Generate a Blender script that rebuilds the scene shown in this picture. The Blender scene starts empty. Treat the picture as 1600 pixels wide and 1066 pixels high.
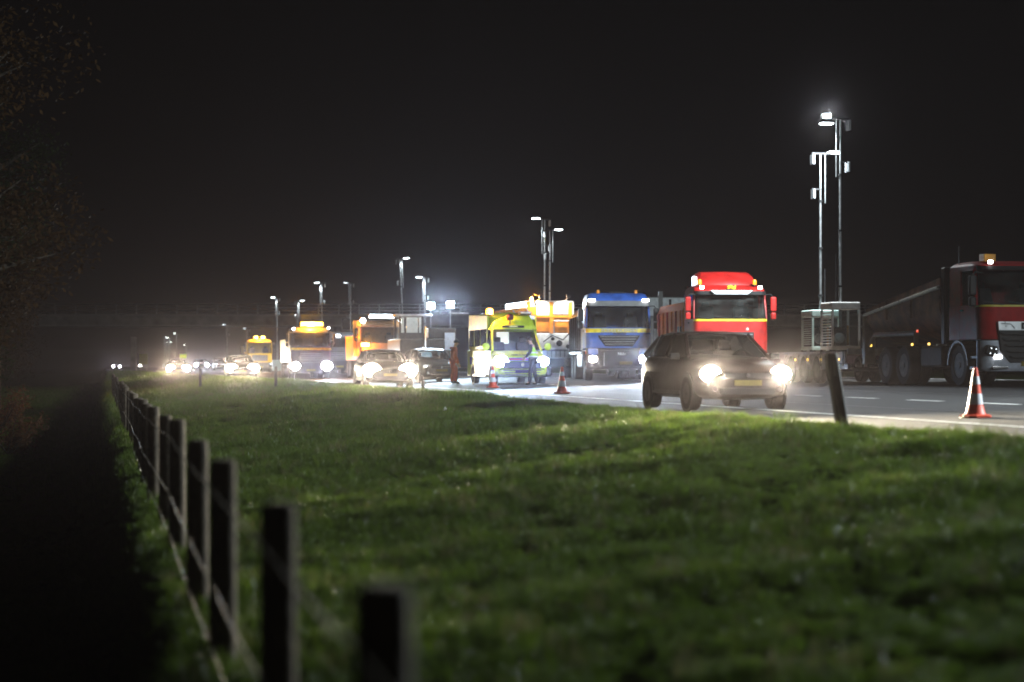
import bpy, bmesh, math, random
from mathutils import Vector, Matrix, noise
random.seed(7)
R = math.radians
PI = math.pi
scene = bpy.context.scene
col = scene.collection

# ------------------------------------------------------------------ camera
F_PX = 3111.0                      # 70 mm on a 36 mm sensor, 1600 px wide
HOR = 572.0                        # horizon row in the photograph
CAM_Z = 0.77                       # above the road at the cone line
cam_d = bpy.data.cameras.new('camera')
cam_d.sensor_width = 36.0
cam_d.lens = 70.0
cam_d.clip_start = 0.1
cam_d.clip_end = 5000
cam_d.shift_y = (HOR - 533.0) / 1600.0
cam_d.dof.use_dof = True
cam_d.dof.focus_distance = 58.0
cam_d.dof.aperture_fstop = 1.2
cam = bpy.data.objects.new('camera', cam_d)
col.objects.link(cam)
cam.location = (0, 0, CAM_Z)
cam.rotation_euler = (R(90), 0, 0)
scene.camera = cam

# ------------------------------------------------------------------ night sky
world = bpy.data.worlds.new('World')
scene.world = world
world.use_nodes = True
bg = world.node_tree.nodes['Background']
bg.inputs['Color'].default_value = (1.0, 0.88, 0.82, 1)
bg.inputs['Strength'].default_value = 0.0020
# no sun: the photograph is taken at night, lit by headlights and light towers

scene.view_settings.view_transform = 'Standard'
scene.view_settings.look = 'None'
scene.view_settings.gamma = 1.0
scene.view_settings.exposure = 0.0
cy = scene.cycles
cy.use_denoising = True
cy.use_adaptive_sampling = False
cy.max_bounces = 5
cy.diffuse_bounces = 2
cy.glossy_bounces = 2
cy.transmission_bounces = 4
cy.transparent_max_bounces = 12
cy.volume_bounces = 1
cy.sample_clamp_indirect = 3.0
cy.sample_clamp_direct = 0.0
cy.caustics_reflective = False
cy.caustics_refractive = False
cy.filter_width = 1.8
LAMP = 1.0                         # overall lamp gain
HEAD = 2.4                         # headlight gain
HAZE_DENSITY = 0.00007             # wide lobe of the aerosol
HAZE_G = 0.60
BLOOM_DENSITY = 0.000017             # narrow forward lobe, added to imitate lens bloom round lamps
BLOOM_G = 0.992

# ------------------------------------------------------------------ road frame
TH = math.atan2(620.0, F_PX)       # angle between the camera axis and the road
SN, CS = math.sin(TH), math.cos(TH)
FACE = TH - PI / 2                 # heading of a vehicle driving towards the camera
def uv(u, v):                      # along the road, across it -> world x, y
    return (v * CS - u * SN, v * SN + u * CS)
def to_uv(x, y):
    return (-x * SN + y * CS, x * CS + y * SN)
def px(p, s):                      # photo column and scale (pixels per metre) -> world x, y
    d = F_PX / s
    return ((p - 800.0) / F_PX * d, d)
def bend(u):
    t = max(u - 80.0, 0) / 180.0
    return -12.0 * (1 - math.exp(-t ** 1.5))
def road_z(v):
    if v < 12.85: return -0.03 * (12.85 - v)
    if v < 18.5: return 0.04 * (v - 12.85)
    return 0.226 + 0.012 * min(v - 18.5, 10)
def sstep(a, b, t):
    t = min(max((t - a) / (b - a), 0), 1)
    return t * t * (3 - 2 * t)
def ground_z(u, v):
    w = v - bend(u)
    if w <= 8.9:
        t = min(max((w - 0.3) / 8.3, 0), 1)
        z = -0.84 + 0.83 * (0.5 * t + 0.5 * t * t * (3 - 2 * t))
        a = 1.0 - sstep(8.2, 8.9, w) * 0.5
        n = noise.noise((u * 0.33, w * 0.6, 1.3)) * 0.05 + noise.noise((u * 0.9, w * 1.2, 5.1)) * 0.045 \
            + noise.noise((u * 2.3, w * 2.3, 9.1)) * 0.02
        q = v - (0.61 - 0.0066 * min(max(u, -20), 130))          # land lowered beyond the fence so headlights leave it in shade
        n -= 1.5 * sstep(-.05, -1.2, q)
        return z + n * a
    e = sstep(8.9, 9.22, w)
    z0 = -0.01 + noise.noise((u * 0.7, w, 1.3)) * 0.03
    return z0 * (1 - e) + (road_z(max(w, 9.2)) - 0.07) * e
def world_z(x, y):
    u, v = to_uv(x, y)
    w = v - bend(u)
    return road_z(w) if w > 9.2 else ground_z(u, v)

# ------------------------------------------------------------------ materials
MATS = {}
def mat(name, rgb=(.5, .5, .5), rough=.5, metal=0.0, var=.15, scale=6.0, bump=0.0, bscale=40., emit=None, strength=0., coat=0.0, trans=0.0, spec=.3):
    if name in MATS: return MATS[name]
    m = bpy.data.materials.new(name); m.use_nodes = True
    nt = m.node_tree; N = nt.nodes; L = nt.links
    b = N['Principled BSDF']
    b.inputs['Roughness'].default_value = rough
    b.inputs['Metallic'].default_value = metal
    b.inputs['Coat Weight'].default_value = coat * .4
    if not metal: b.inputs['Specular IOR Level'].default_value = spec
    b.inputs['Base Color'].default_value = (*rgb, 1)
    if var > 0:
        tc = N.new('ShaderNodeTexCoord'); nz = N.new('ShaderNodeTexNoise')
        nz.inputs['Scale'].default_value = scale; nz.inputs['Detail'].default_value = 6
        L.new(tc.outputs['Object'], nz.inputs['Vector'])
        cr = N.new('ShaderNodeValToRGB')
        cr.color_ramp.elements[0].position = .3; cr.color_ramp.elements[1].position = .7
        cr.color_ramp.elements[0].color = (*[c * (1 - var * 1.6) for c in rgb], 1)
        cr.color_ramp.elements[1].color = (*[min(c * (1 + var), 1) for c in rgb], 1)
        L.new(nz.outputs['Fac'], cr.inputs['Fac']); L.new(cr.outputs['Color'], b.inputs['Base Color'])
        mr = N.new('ShaderNodeMapRange'); mr.inputs['To Min'].default_value = max(rough - .12, .03); mr.inputs['To Max'].default_value = min(rough + .15, 1)
        L.new(nz.outputs['Fac'], mr.inputs['Value']); L.new(mr.outputs['Result'], b.inputs['Roughness'])
        if bump > 0:
            n2 = N.new('ShaderNodeTexNoise'); n2.inputs['Scale'].default_value = bscale; n2.inputs['Detail'].default_value = 4
            L.new(tc.outputs['Object'], n2.inputs['Vector'])
            bp = N.new('ShaderNodeBump'); bp.inputs['Strength'].default_value = bump; bp.inputs['Distance'].default_value = .02
            L.new(n2.outputs['Fac'], bp.inputs['Height']); L.new(bp.outputs['Normal'], b.inputs['Normal'])
    if emit:
        b.inputs['Emission Color'].default_value = (*emit, 1)
        b.inputs['Emission Strength'].default_value = strength
        m.cycles.emission_sampling = 'NONE'
    if trans > 0:                                        # thin leaf: light shines through it
        t = N.new('ShaderNodeBsdfTranslucent'); mx = N.new('ShaderNodeMixShader'); mx.inputs[0].default_value = trans
        src = b.inputs['Base Color'].links[0].from_socket if b.inputs['Base Color'].links else None
        if src: L.new(src, t.inputs['Color'])
        else: t.inputs['Color'].default_value = (*rgb, 1)
        out = N['Material Output']
        L.new(b.outputs[0], mx.inputs[1]); L.new(t.outputs[0], mx.inputs[2]); L.new(mx.outputs[0], out.inputs['Surface'])
    MATS[name] = m
    return m
def glass(name, tint=(.75, .8, .8), mixv=.35):
    if name in MATS: return MATS[name]
    m = bpy.data.materials.new(name); m.use_nodes = True
    nt = m.node_tree; N = nt.nodes; L = nt.links
    N.remove(N['Principled BSDF'])
    t = N.new('ShaderNodeBsdfTransparent'); t.inputs['Color'].default_value = (*tint, 1)
    g = N.new('ShaderNodeBsdfGlossy'); g.inputs['Roughness'].default_value = .06; g.inputs['Color'].default_value = (.9, .95, 1, 1)
    d = N.new('ShaderNodeBsdfDiffuse'); d.inputs['Color'].default_value = (.25, .25, .24, 1)
    nz = N.new('ShaderNodeTexNoise'); nz.inputs['Scale'].default_value = 3.5; nz.inputs['Detail'].default_value = 5
    mr = N.new('ShaderNodeMapRange'); mr.inputs['From Min'].default_value = .35; mr.inputs['From Max'].default_value = .75
    mr.inputs['To Min'].default_value = .0; mr.inputs['To Max'].default_value = .10
    L.new(nz.outputs['Fac'], mr.inputs['Value'])
    fr = N.new('ShaderNodeFresnel'); fr.inputs['IOR'].default_value = 1.5
    m1 = N.new('ShaderNodeMixShader'); m2 = N.new('ShaderNodeMixShader')
    L.new(fr.outputs[0], m1.inputs[0]); L.new(t.outputs[0], m1.inputs[1]); L.new(g.outputs[0], m1.inputs[2])
    L.new(mr.outputs[0], m2.inputs[0]); L.new(m1.outputs[0], m2.inputs[1]); L.new(d.outputs[0], m2.inputs[2])
    L.new(m2.outputs[0], N['Material Output'].inputs['Surface'])
    MATS[name] = m
    return m
def lamp_mat(name, rgb=(1, 1, 1), strength=10):
    return mat(name, (.8, .8, .8), .3, 0, 0, emit=rgb, strength=strength)

BLACK = mat('black plastic', (.012, .012, .013), .55)
RUBBER = mat('tyre rubber', (.014, .014, .014), .85, bump=.3, spec=.1)
STEEL = mat('galvanised steel', (.30, .31, .32), .45, .8, .18, 9)
CHROME = mat('bright metal', (.7, .7, .72), .2, 1, .05)
RIMM = mat('wheel rim steel', (.06, .058, .055), .7, 0, .4, spec=.1)
DARKST = mat('dark chassis steel', (.022, .022, .024), .75, 0, .3, spec=.12)
GLASS = glass('window glass')
GLASSD = glass('tinted window glass', (.22, .24, .25))
WHITE = mat('white paint', (.72, .73, .74), .4, coat=.3)
GREYP = mat('grey paint', (.18, .19, .2), .45, coat=.2)
AMBER = mat('amber lens', (.75, .28, .02), .25, coat=.5, var=.05)
PLATE = mat('yellow number plate', (.16, .12, .01), .6)
SEAT = mat('dark seat fabric', (.03, .03, .034), .9)
SKIN = mat('skin', (.46, .27, .19), .55)
REDLENS = mat('red lens', (.45, .02, .015), .3, emit=(1, .1, .04), strength=1.2)

# ------------------------------------------------------------------ mesh helpers
class MB:
    def __init__(s): s.v = []; s.f = []
    def add(s, vs, fs):
        o = len(s.v); s.v += [tuple(p) for p in vs]; s.f += [tuple(i + o for i in f) for f in fs]; return s
    def box(s, x0, x1, y0, y1, z0, z1):
        vs = [(x, y, z) for z in (z0, z1) for y in (y0, y1) for x in (x0, x1)]
        return s.add(vs, [(0, 2, 3, 1), (4, 5, 7, 6), (0, 1, 5, 4), (2, 6, 7, 3), (0, 4, 6, 2), (1, 3, 7, 5)])
    def tube(s, pts, r, n=8, cap=True):
        pts = [Vector(p) for p in pts]; rs = r if isinstance(r, (list, tuple)) else [r] * len(pts)
        rings = []
        for i, p in enumerate(pts):
            a = pts[max(i - 1, 0)]; b = pts[min(i + 1, len(pts) - 1)]
            d = (b - a).normalized()
            up = Vector((0, 0, 1)) if abs(d.z) < .9 else Vector((1, 0, 0))
            e1 = d.cross(up).normalized(); e2 = d.cross(e1)
            rings.append([p + (e1 * math.cos(2 * PI * k / n) + e2 * math.sin(2 * PI * k / n)) * rs[i] for k in range(n)])
        return s.loft(rings, cap)
    def loft(s, rings, cap=True):
        n = len(rings[0]); vs = [p for r in rings for p in r]; fs = []
        for i in range(len(rings) - 1):
            for k in range(n):
                k2 = (k + 1) % n
                fs.append((i * n + k, i * n + k2, (i + 1) * n + k2, (i + 1) * n + k))
        if cap:
            fs.append(tuple(range(n))[::-1]); fs.append(tuple((len(rings) - 1) * n + k for k in range(n)))
        return s.add(vs, fs)
    def lathe(s, prof, n=20, axis='z', o=(0, 0, 0), cap=True):
        rings = []
        for r, h in prof:
            ring = []
            for k in range(n):
                a = 2 * PI * k / n; c, d = r * math.cos(a), r * math.sin(a)
                q = (c, d, h) if axis == 'z' else ((h, c, d) if axis == 'x' else (d, h, c))
                ring.append((q[0] + o[0], q[1] + o[1], q[2] + o[2]))
            rings.append(ring)
        return s.loft(rings, cap)
    def prism(s, poly, a, b, plane='xz'):
        f = {'xz': lambda p, t: (p[0], t, p[1]), 'xy': lambda p, t: (p[0], p[1], t), 'yz': lambda p, t: (t, p[0], p[1])}[plane]
        return s.loft([[f(p, a) for p in poly], [f(p, b) for p in poly]])
    def quad(s, a, b, c, d): return s.add([a, b, c, d], [(0, 1, 2, 3)])
    def plate(s, a, b, c, d, t):
        a, b, c, d = map(Vector, (a, b, c, d)); nrm = (b - a).cross(d - a).normalized() * t
        return s.loft([[a, b, c, d], [a - nrm, b - nrm, c - nrm, d - nrm]])
    def mesh(s, name):
        me = bpy.data.meshes.new(name); me.from_pydata(s.v, [], s.f)
        bm = bmesh.new(); bm.from_mesh(me); bmesh.ops.recalc_face_normals(bm, faces=bm.faces); bm.to_mesh(me); bm.free()
        return me
    def build(s, name, m, parent=None, smooth=False, bevel=0., sub=0, loc=None, seg=2):
        me = s.mesh(name); me.materials.append(m)
        return link(name, me, parent, smooth, bevel, sub, loc, seg)
def link(name, me, parent=None, smooth=False, bevel=0., sub=0, loc=None, seg=2):
    o = bpy.data.objects.new(name, me); col.objects.link(o)
    if parent: o.parent = parent
    if loc: o.location = loc
    if smooth or sub or bevel:
        me.polygons.foreach_set('use_smooth', [True] * len(me.polygons))
    if smooth and not sub:
        try: me.set_sharp_from_angle(angle=R(38))
        except Exception: pass
    if bevel:
        md = o.modifiers.new('bevel', 'BEVEL'); md.width = bevel; md.segments = seg; md.limit_method = 'ANGLE'; md.angle_limit = R(30); md.harden_normals = True
    if sub:
        md = o.modifiers.new('subdivision', 'SUBSURF'); md.levels = sub; md.render_levels = sub
    return o
def tag(o, label, cat, group=None):
    o['label'] = label; o['category'] = cat
    if group: o['group'] = group
    return o
def thing(name, label, cat, xy, z=0, rz=0, group=None):
    o = bpy.data.objects.new(name, None); col.objects.link(o); o.empty_display_size = .3
    o.location = (xy[0], xy[1], z); o.rotation_euler = (0, 0, rz)
    return tag(o, label, cat, group)
def struct(o):
    o['kind'] = 'structure'; return o
def spot(parent, loc, aim, rgb, watts, cone=70, blend=.7, rad=.06):
    d = bpy.data.lights.new('lamp_light', 'SPOT'); d.color = rgb; d.energy = watts * LAMP; d.spot_size = R(cone); d.spot_blend = blend; d.shadow_soft_size = rad
    o = bpy.data.objects.new('lamp_light', d); col.objects.link(o); o.parent = parent; o.location = loc
    o.rotation_euler = Vector(aim).to_track_quat('-Z', 'Y').to_euler()
    return o
def point(parent, loc, rgb, watts, rad=.06):
    d = bpy.data.lights.new('lamp_light', 'POINT'); d.color = rgb; d.energy = watts * LAMP; d.shadow_soft_size = rad
    o = bpy.data.objects.new('lamp_light', d); col.objects.link(o); o.parent = parent; o.location = loc
    return o
def text_mesh(body, size, depth=.004, bold=0.0):
    cu = bpy.data.curves.new('lettering', 'FONT'); cu.body = body; cu.size = size; cu.extrude = depth; cu.offset = bold
    cu.align_x = 'CENTER'; cu.align_y = 'CENTER'; cu.resolution_u = 3
    ob = bpy.data.objects.new('lettering', cu); col.objects.link(ob)
    dg = bpy.context.evaluated_depsgraph_get()
    me = bpy.data.meshes.new_from_object(ob.evaluated_get(dg))
    bpy.data.objects.remove(ob)
    me.transform(Matrix(((0, 0, 1, 0), (1, 0, 0, 0), (0, 1, 0, 0), (0, 0, 0, 1))))      # faces +x, reads left to right
    return me
def lettering(body, size, loc, m, parent, bold=0.0, sy=1.0):
    me = text_mesh(body, size, .004, bold); me.materials.clear(); me.materials.append(m)
    if sy != 1.0: me.transform(Matrix.Diagonal((1, sy, 1, 1)))
    return link('lettering', me, parent, loc=loc)

# ------------------------------------------------------------------ ground, road, markings
def build_ground():
    us = [-60, -30, -15, -8]
    t = -4.0
    while t < 1500:
        us.append(t); t += .4 if t < 70 else (.8 if t < 130 else (t - 120) * .12 + .8)
    vs = [-1200, -500, -200, -90, -50, -30, -20, -14, -10]
    t = -8.0
    while t < 8.7: vs.append(t); t += .35
    vs += [8.75, 8.9, 9.0, 9.1, 9.2, 9.3, 9.8, 12, 12.85, 15, 18.5, 22, 28.4, 31, 40, 70, 150, 400, 1200]
    verts = []; faces = []
    for u in us:
        for v in vs:
            w = v + (bend(u) if -30 < v < 60 else 0)
            x, y = uv(u, w); verts.append((x, y, ground_z(u, w)))
    n = len(vs)
    for i in range(len(us) - 1):
        for j in range(n - 1):
            faces.append((i * n + j, i * n + j + 1, (i + 1) * n + j + 1, (i + 1) * n + j))
    me = bpy.data.meshes.new('ground'); me.from_pydata(verts, [], faces)
    me.materials.append(mat('soil and short turf', (.028, .042, .012), .95, 0, .4, 1.5, bump=.6, bscale=30, spec=0.0))
    o = link('ground', me); me.polygons.foreach_set('use_smooth', [True] * len(me.polygons))
    return struct(o)
build_ground()

def strip(name, v0, v1, u0, u1, dz, m, parent=None, step=4.0, du=None):
    b = MB(); us = []
    t = u0
    while t < u1: us.append(t); t += step if t < 300 else step * 8
    us.append(u1)
    vs = sorted(set([v0, v1] + [k for k in (12.85, 18.5) if v0 < k < v1]))
    pts = []
    for u in us:
        for v in vs:
            x, y = uv(u, v + bend(u)); pts.append((x, y, road_z(v) + dz))
    n = len(vs)
    fs = [(i * n + j, i * n + j + 1, (i + 1) * n + j + 1, (i + 1) * n + j) for i in range(len(us) - 1) for j in range(n - 1)]
    b.add(pts, fs)
    return b.build(name, m, parent)
def asphalt():
    m = bpy.data.materials.new('asphalt'); m.use_nodes = True
    nt = m.node_tree; N = nt.nodes; L = nt.links; b = N['Principled BSDF']
    tc = N.new('ShaderNodeTexCoord')
    n1 = N.new('ShaderNodeTexNoise'); n1.inputs['Scale'].default_value = .35; n1.inputs['Detail'].default_value = 6
    n2 = N.new('ShaderNodeTexNoise'); n2.inputs['Scale'].default_value = 60; n2.inputs['Detail'].default_value = 3
    L.new(tc.outputs['Object'], n1.inputs['Vector']); L.new(tc.outputs['Object'], n2.inputs['Vector'])
    cr = N.new('ShaderNodeValToRGB'); cr.color_ramp.elements[0].position = .3; cr.color_ramp.elements[1].position = .72
    cr.color_ramp.elements[0].color = (.026, .026, .028, 1); cr.color_ramp.elements[1].color = (.055, .054, .054, 1)
    L.new(n1.outputs['Fac'], cr.inputs['Fac'])
    mx = N.new('ShaderNodeMix'); mx.data_type = 'RGBA'; mx.blend_type = 'MULTIPLY'; mx.inputs[0].default_value = .6
    L.new(cr.outputs[0], mx.inputs[6]); L.new(n2.outputs['Fac'], mx.inputs[7]); L.new(mx.outputs[2], b.inputs['Base Color'])
    mr = N.new('ShaderNodeMapRange'); mr.inputs['To Min'].default_value = .68; mr.inputs['To Max'].default_value = .95; b.inputs['Specular IOR Level'].default_value = .2
    L.new(n1.outputs['Fac'], mr.inputs['Value']); L.new(mr.outputs[0], b.inputs['Roughness'])
    bp = N.new('ShaderNodeBump'); bp.inputs['Strength'].default_value = .5; bp.inputs['Distance'].default_value = .01
    L.new(n2.outputs['Fac'], bp.inputs['Height']); L.new(bp.outputs[0], b.inputs['Normal'])
    return m
road = struct(strip('road', 9.2, 28.0, -40, 900, 0.0, asphalt()))
LINE = mat('worn white road paint', (.62, .62, .6), .6, 0, .3, 12)
strip('edge_line', 11.62, 11.77, -40, 700, .005, LINE, road)
strip('edge_line', 27.2, 27.4, -40, 700, .005, LINE, road)
PATCH = mat('darker asphalt repair', (.018, .018, .02), .85, 0, .3, 3, bump=.5, bscale=60)
SEAL = mat('tar joint sealing', (.008, .008, .009), .5)
for v0, v1, u0, u1 in ((12.2, 13.9, 37.5, 41.2), (13.6, 15.0, 56, 66), (9.6, 11.2, 22, 26.5), (16.4, 18.2, 46, 50)):
    strip('repair_patch', v0, v1, u0, u1, .004, PATCH, road)
for v0 in (13.45, 17.3, 22.4): strip('joint_seal', v0, v0 + .05, -20, 200, .0045, SEAL, road)
for u0 in (29.0, 43.5, 62.0): strip('joint_seal', 9.4, 27.0, u0, u0 + .06, .006, SEAL, road)
k = 32.0
for i in range(28):
    strip('lane_dash', 15.25, 15.4, k, k + 1.65, .005, LINE, road); k += 3.3
for i in range(30):
    strip('lane_dash', 19.3, 19.42, 24 + i * 12, 27 + i * 12, .005, LINE, road)

# ------------------------------------------------------------------ wheels, lamps shared by vehicles
_MESH = {}
def wheel(parent, x, y, r, w, side, dark=False):
    """side +1: outer face towards +y"""
    key = (round(r, 3), round(w, 3), dark)
    if key not in _MESH:
        t = MB().lathe([(r * .62, -w / 2), (r * .93, -w / 2), (r, -w * .36), (r, w * .36), (r * .93, w / 2), (r * .62, w / 2), (r * .6, 0)], 28, 'y', cap=False).mesh('wheel')
        t.materials.append(RUBBER); t.polygons.foreach_set('use_smooth', [True] * len(t.polygons)); t.set_sharp_from_angle(angle=R(35))
        b = MB().lathe([(r * .6, w * .46), (r * .56, w * .3), (r * .34, w * .18), (r * .3, w * .36), (r * .16, w * .42), (r * .15, w * .5), (0.002, w * .5)], 24, 'y')
        for k in range(10):
            a = 2 * PI * k / 10
            b.lathe([(.012 + r * .02, w * .34), (.012 + r * .02, w * .44)], 6, 'y', (math.sin(a) * r * .25, 0, math.cos(a) * r * .25))
        h = b.mesh('rim'); h.materials.append(DARKST if dark else RIMM)
        _MESH[key] = (t, h)
    t, h = _MESH[key]
    o = link('wheel', t, parent, loc=(x, y, r))
    if side < 0: o.rotation_euler = (0, 0, PI)
    link('rim', h, o)
    return o
def beacon(parent, x, y, z, on=None, h=.16, r=.065):
    MB().lathe([(r * 1.05, 0), (r * 1.05, .03), (r * .5, .035)], 12, 'z', (x, y, z)).build('beacon_base', BLACK, parent)
    m = AMBER if not on else lamp_mat('lit amber lens', (1, .40, .03), 12)
    o = MB().lathe([(r, .03), (r, h * .75), (r * .7, h), (.004, h * 1.04)], 12, 'z', (x, y, z)).build('beacon', m, parent, smooth=True)
    if on: point(parent, (x + .1, y, z + h * .6), (1, .40, .04), on, .05)
    return o
COOL = (.72, .84, 1.0); WARM = (1.0, .86, .62); NEUT = (1.0, .94, .86)
def headlight(parent, x, y, z, w=.26, h=.17, on=0, rgb=NEUT, glow=40, yaw=0, cone=46, dip=-.02, out=0.0, side=1, bulb=.1, vert=.25):
    """housing, lens and, when lit, the lamp itself"""
    hb = MB().prism([(-w / 2, -h / 2), (w / 2, -h / 2 + .02), (w / 2, h / 2 - .03), (-w / 2, h / 2)] if side > 0 else [(w / 2, -h / 2), (-w / 2, -h / 2 + .02), (-w / 2, h / 2 - .03), (w / 2, h / 2)], 0, .05, 'yz')
    hl = hb.build('headlight', CHROME if not on else WHITE, parent, bevel=.012, loc=(x - .035, y, z))
    key = 'lit headlamp %.2f %.2f %.2f %.0f' % (*rgb, glow)
    m = lamp_mat(key, rgb, glow) if on else CHROME
    e = MB().lathe([(bulb, 0), (bulb * .9, .02), (.004, .035)], 20, 'x', (.045, 0, 0)).build('lens', m, hl, smooth=True)
    e.scale = (1, 1.15, .85)
    if on: spot(parent, (x + .12, y, z), (1, yaw - .14, dip), rgb, on * HEAD, cone, 1.0, .05).scale = (1, vert, 1)
    return hl

# ------------------------------------------------------------------ cars
def car(name, label, xy, paint, L=4.3, W=1.8, H=1.5, rz=None, on=2500, rgb=WARM, glow=40, group=None, detail=True, z=None, bulb=.1, hz=.68, only=None, rim_dark=False, cone=48):
    x0, y0 = xy
    t = thing(name, label, 'car', xy, world_z(x0, y0) if z is None else z, FACE if rz is None else rz, group)
    k = L / 4.3; hw = W / 2; hs = H / 1.5
    st = [(0, .66, .32, .60), (-.05, .78, .24, .70), (-.22, .90, .20, .80), (-.6, .97, .19, .90), (-1.12, 1, .19, .99), (-2.0, 1, .19, 1.02), (-3.4, 1, .20, 1.05), (-3.95, .97, .22, 1.06), (-4.22, .90, .30, 1.0), (-4.3, .82, .42, .92)]
    rings = []
    for (x, f, zl, zt) in st:
        w = hw * f; zm = (zl + zt * hs) / 2; zt *= hs; x *= k
        half = [(w * .55, zl), (w * .93, zl + .04), (w, zl + .16), (w * 1.0, zm), (w * .97, zt - .10), (w * .88, zt - .015), (w * .5, zt + .03)]
        rings.append([(x, a, b) for a, b in half] + [(x, -a, b) for a, b in reversed(half)])
    MB().loft(rings).build('body', paint, t, sub=1)
    # greenhouse
    zb = .99 * hs; zr = H
    A0 = (-1.08 * k, hw * .86, zb); A1 = (-1.82 * k, hw * .68, zr - .07)
    B0 = (-2.35 * k, hw * .92, zb + .01); B1 = (-2.45 * k, hw * .69, zr - .05)
    C0 = (-3.35 * k, hw * .92, zb + .03); C1 = (-3.3 * k, hw * .68, zr - .06)
    D0 = (-4.12 * k, hw * .84, zb + .03); D1 = (-3.72 * k, hw * .62, zr - .11)
    my = lambda p: (p[0], -p[1], p[2])
    roof = []
    for (x, w, z) in [(A1[0] + .03, A1[1], zr - .06), (A1[0] - .35 * k, A1[1] + .01, zr - .015), (B1[0] - .3, B1[1], zr), (C1[0], C1[1], zr - .03), (D1[0] - .1, D1[1], zr - .10)]:
        roof.append([(x, w * 1.02, z - .05), (x, w, z - .015), (x, w * .55, z + .012), (x, -w * .55, z + .012), (x, -w, z - .015), (x, -w * 1.02, z - .05), (x, -w * .5, z - .03), (x, w * .5, z - .03)])
    MB().loft(roof).build('roof', paint, t, smooth=True)
    for q in (lambda p: p, my):
        for a, b, r in ((A0, A1, .035), (B0, B1, .05), (C0, C1, .05), (D0, D1, .06)):
            MB().tube([q(a), q(b)], r, 6).build('pillar', paint, t, smooth=True)
        MB().plate(q(A0), q(B0), q(B1), q(A1), .006).build('side_window', GLASSD, t)
        MB().plate(q(B0), q(C0), q(C1), q(B1), .006).build('side_window', GLASSD, t)
        MB().plate(q(C0), q(D0), q(D1), q(C1), .006).build('side_window', GLASSD, t)
        my_ = q((-1.35 * k, hw + .07, zb + .02))
        MB().loft([[(my_[0] + dx, my_[1] + dy * (1 if my_[1] > 0 else -1), my_[2] + dz) for dy, dz in ((-.1, -.06), (.1, -.05), (.1, .06), (-.08, .07))] for dx in (-.05, .05)]).build('wing_mirror', BLACK, t, bevel=.02)
        s = 1 if my_[1] > 0 else -1
        for wx in (-.82 * k, -3.42 * k):
            MB().lathe([(.385, -.02), (.385, .012), (.33, .014)], 24, 'y', (wx, s * hw * .985, .335)).build('wheel_arch', BLACK, t)
            wheel(t, wx, s * (hw - .10), .32, .22, s, rim_dark)
        MB().box(-1.25 * k, -3.0 * k, s * (hw - .02), s * (hw + .012), .30, .36).build('side_trim', BLACK, t)
    def curved(a, b, bow):
        g = MB(); n = 8; pts = []
        for (p, bw) in ((a, bow), (b, bow * .8)):
            for i in range(n + 1):
                f = i / n * 2 - 1
                pts.append((p[0] + bw * (1 - f * f), p[1] * f, p[2] + .0))
        g.add(pts, [(i, i + 1, n + 2 + i, n + 1 + i) for i in range(n)]); return g
    curved(A0, A1, .10).build('windscreen', GLASS, t, smooth=True)
    curved(D0, D1, -.06).build('rear_window', GLASS, t, smooth=True)
    MB().box(-1.0 * k, -1.5 * k, -hw * .82, hw * .82, .75, zb - .02).build('dashboard', BLACK, t, bevel=.03)
    for s in (1, -1):
        sb = MB().prism([(-2.05 * k, .45), (-2.5 * k, .45), (-2.62 * k, 1.12), (-2.48 * k, 1.14)], s * .38 - .22, s * .38 + .22, 'xz').build('seat', SEAT, t, bevel=.05)
        MB().box(-2.6 * k, -2.5 * k, s * .38 - .11, s * .38 + .11, 1.14, 1.32).build('headrest', SEAT, sb, bevel=.04)
    MB().box(-3.3 * k, -3.2 * k, -.58, .58, .6, 1.12).build('rear_seat', SEAT, t, bevel=.05)
    MB().tube([(-1.55 * k + .08 * math.sin(a), .38 + .17 * math.cos(a), .98 * hs + .16 * math.sin(a)) for a in [2 * PI * i / 16 for i in range(17)]], .016, 6).build('steering_wheel', BLACK, t)
    for s in (1, -1):
        lit = on if (only is None or only == s) else 0
        headlight(t, -.10, s * hw * .74, hz * hs, .34, .17, lit, rgb, glow, 0, cone, -.01, side=-s, bulb=bulb, vert=.12 if cone > 90 else .25)
        MB().lathe([(.05, 0), (.05, .02)], 12, 'x', (-.03, s * hw * .68, .40)).build('fog_lamp', CHROME, t)
    MB().box(-.02, .03, -.46, .46, .60 * hs, .70 * hs).build('grille', BLACK, t, bevel=.01)
    MB().lathe([(.05, 0), (.045, .012)], 12, 'x', (.035, 0, .65 * hs)).build('badge', CHROME, t)
    MB().box(-.06, .035, -.52, .52, .30, .42).build('air_intake', BLACK, t, bevel=.01)
    MB().box(.02, .05, -.26, .26, .46, .56).build('number_plate', PLATE, t)
    return t

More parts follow.
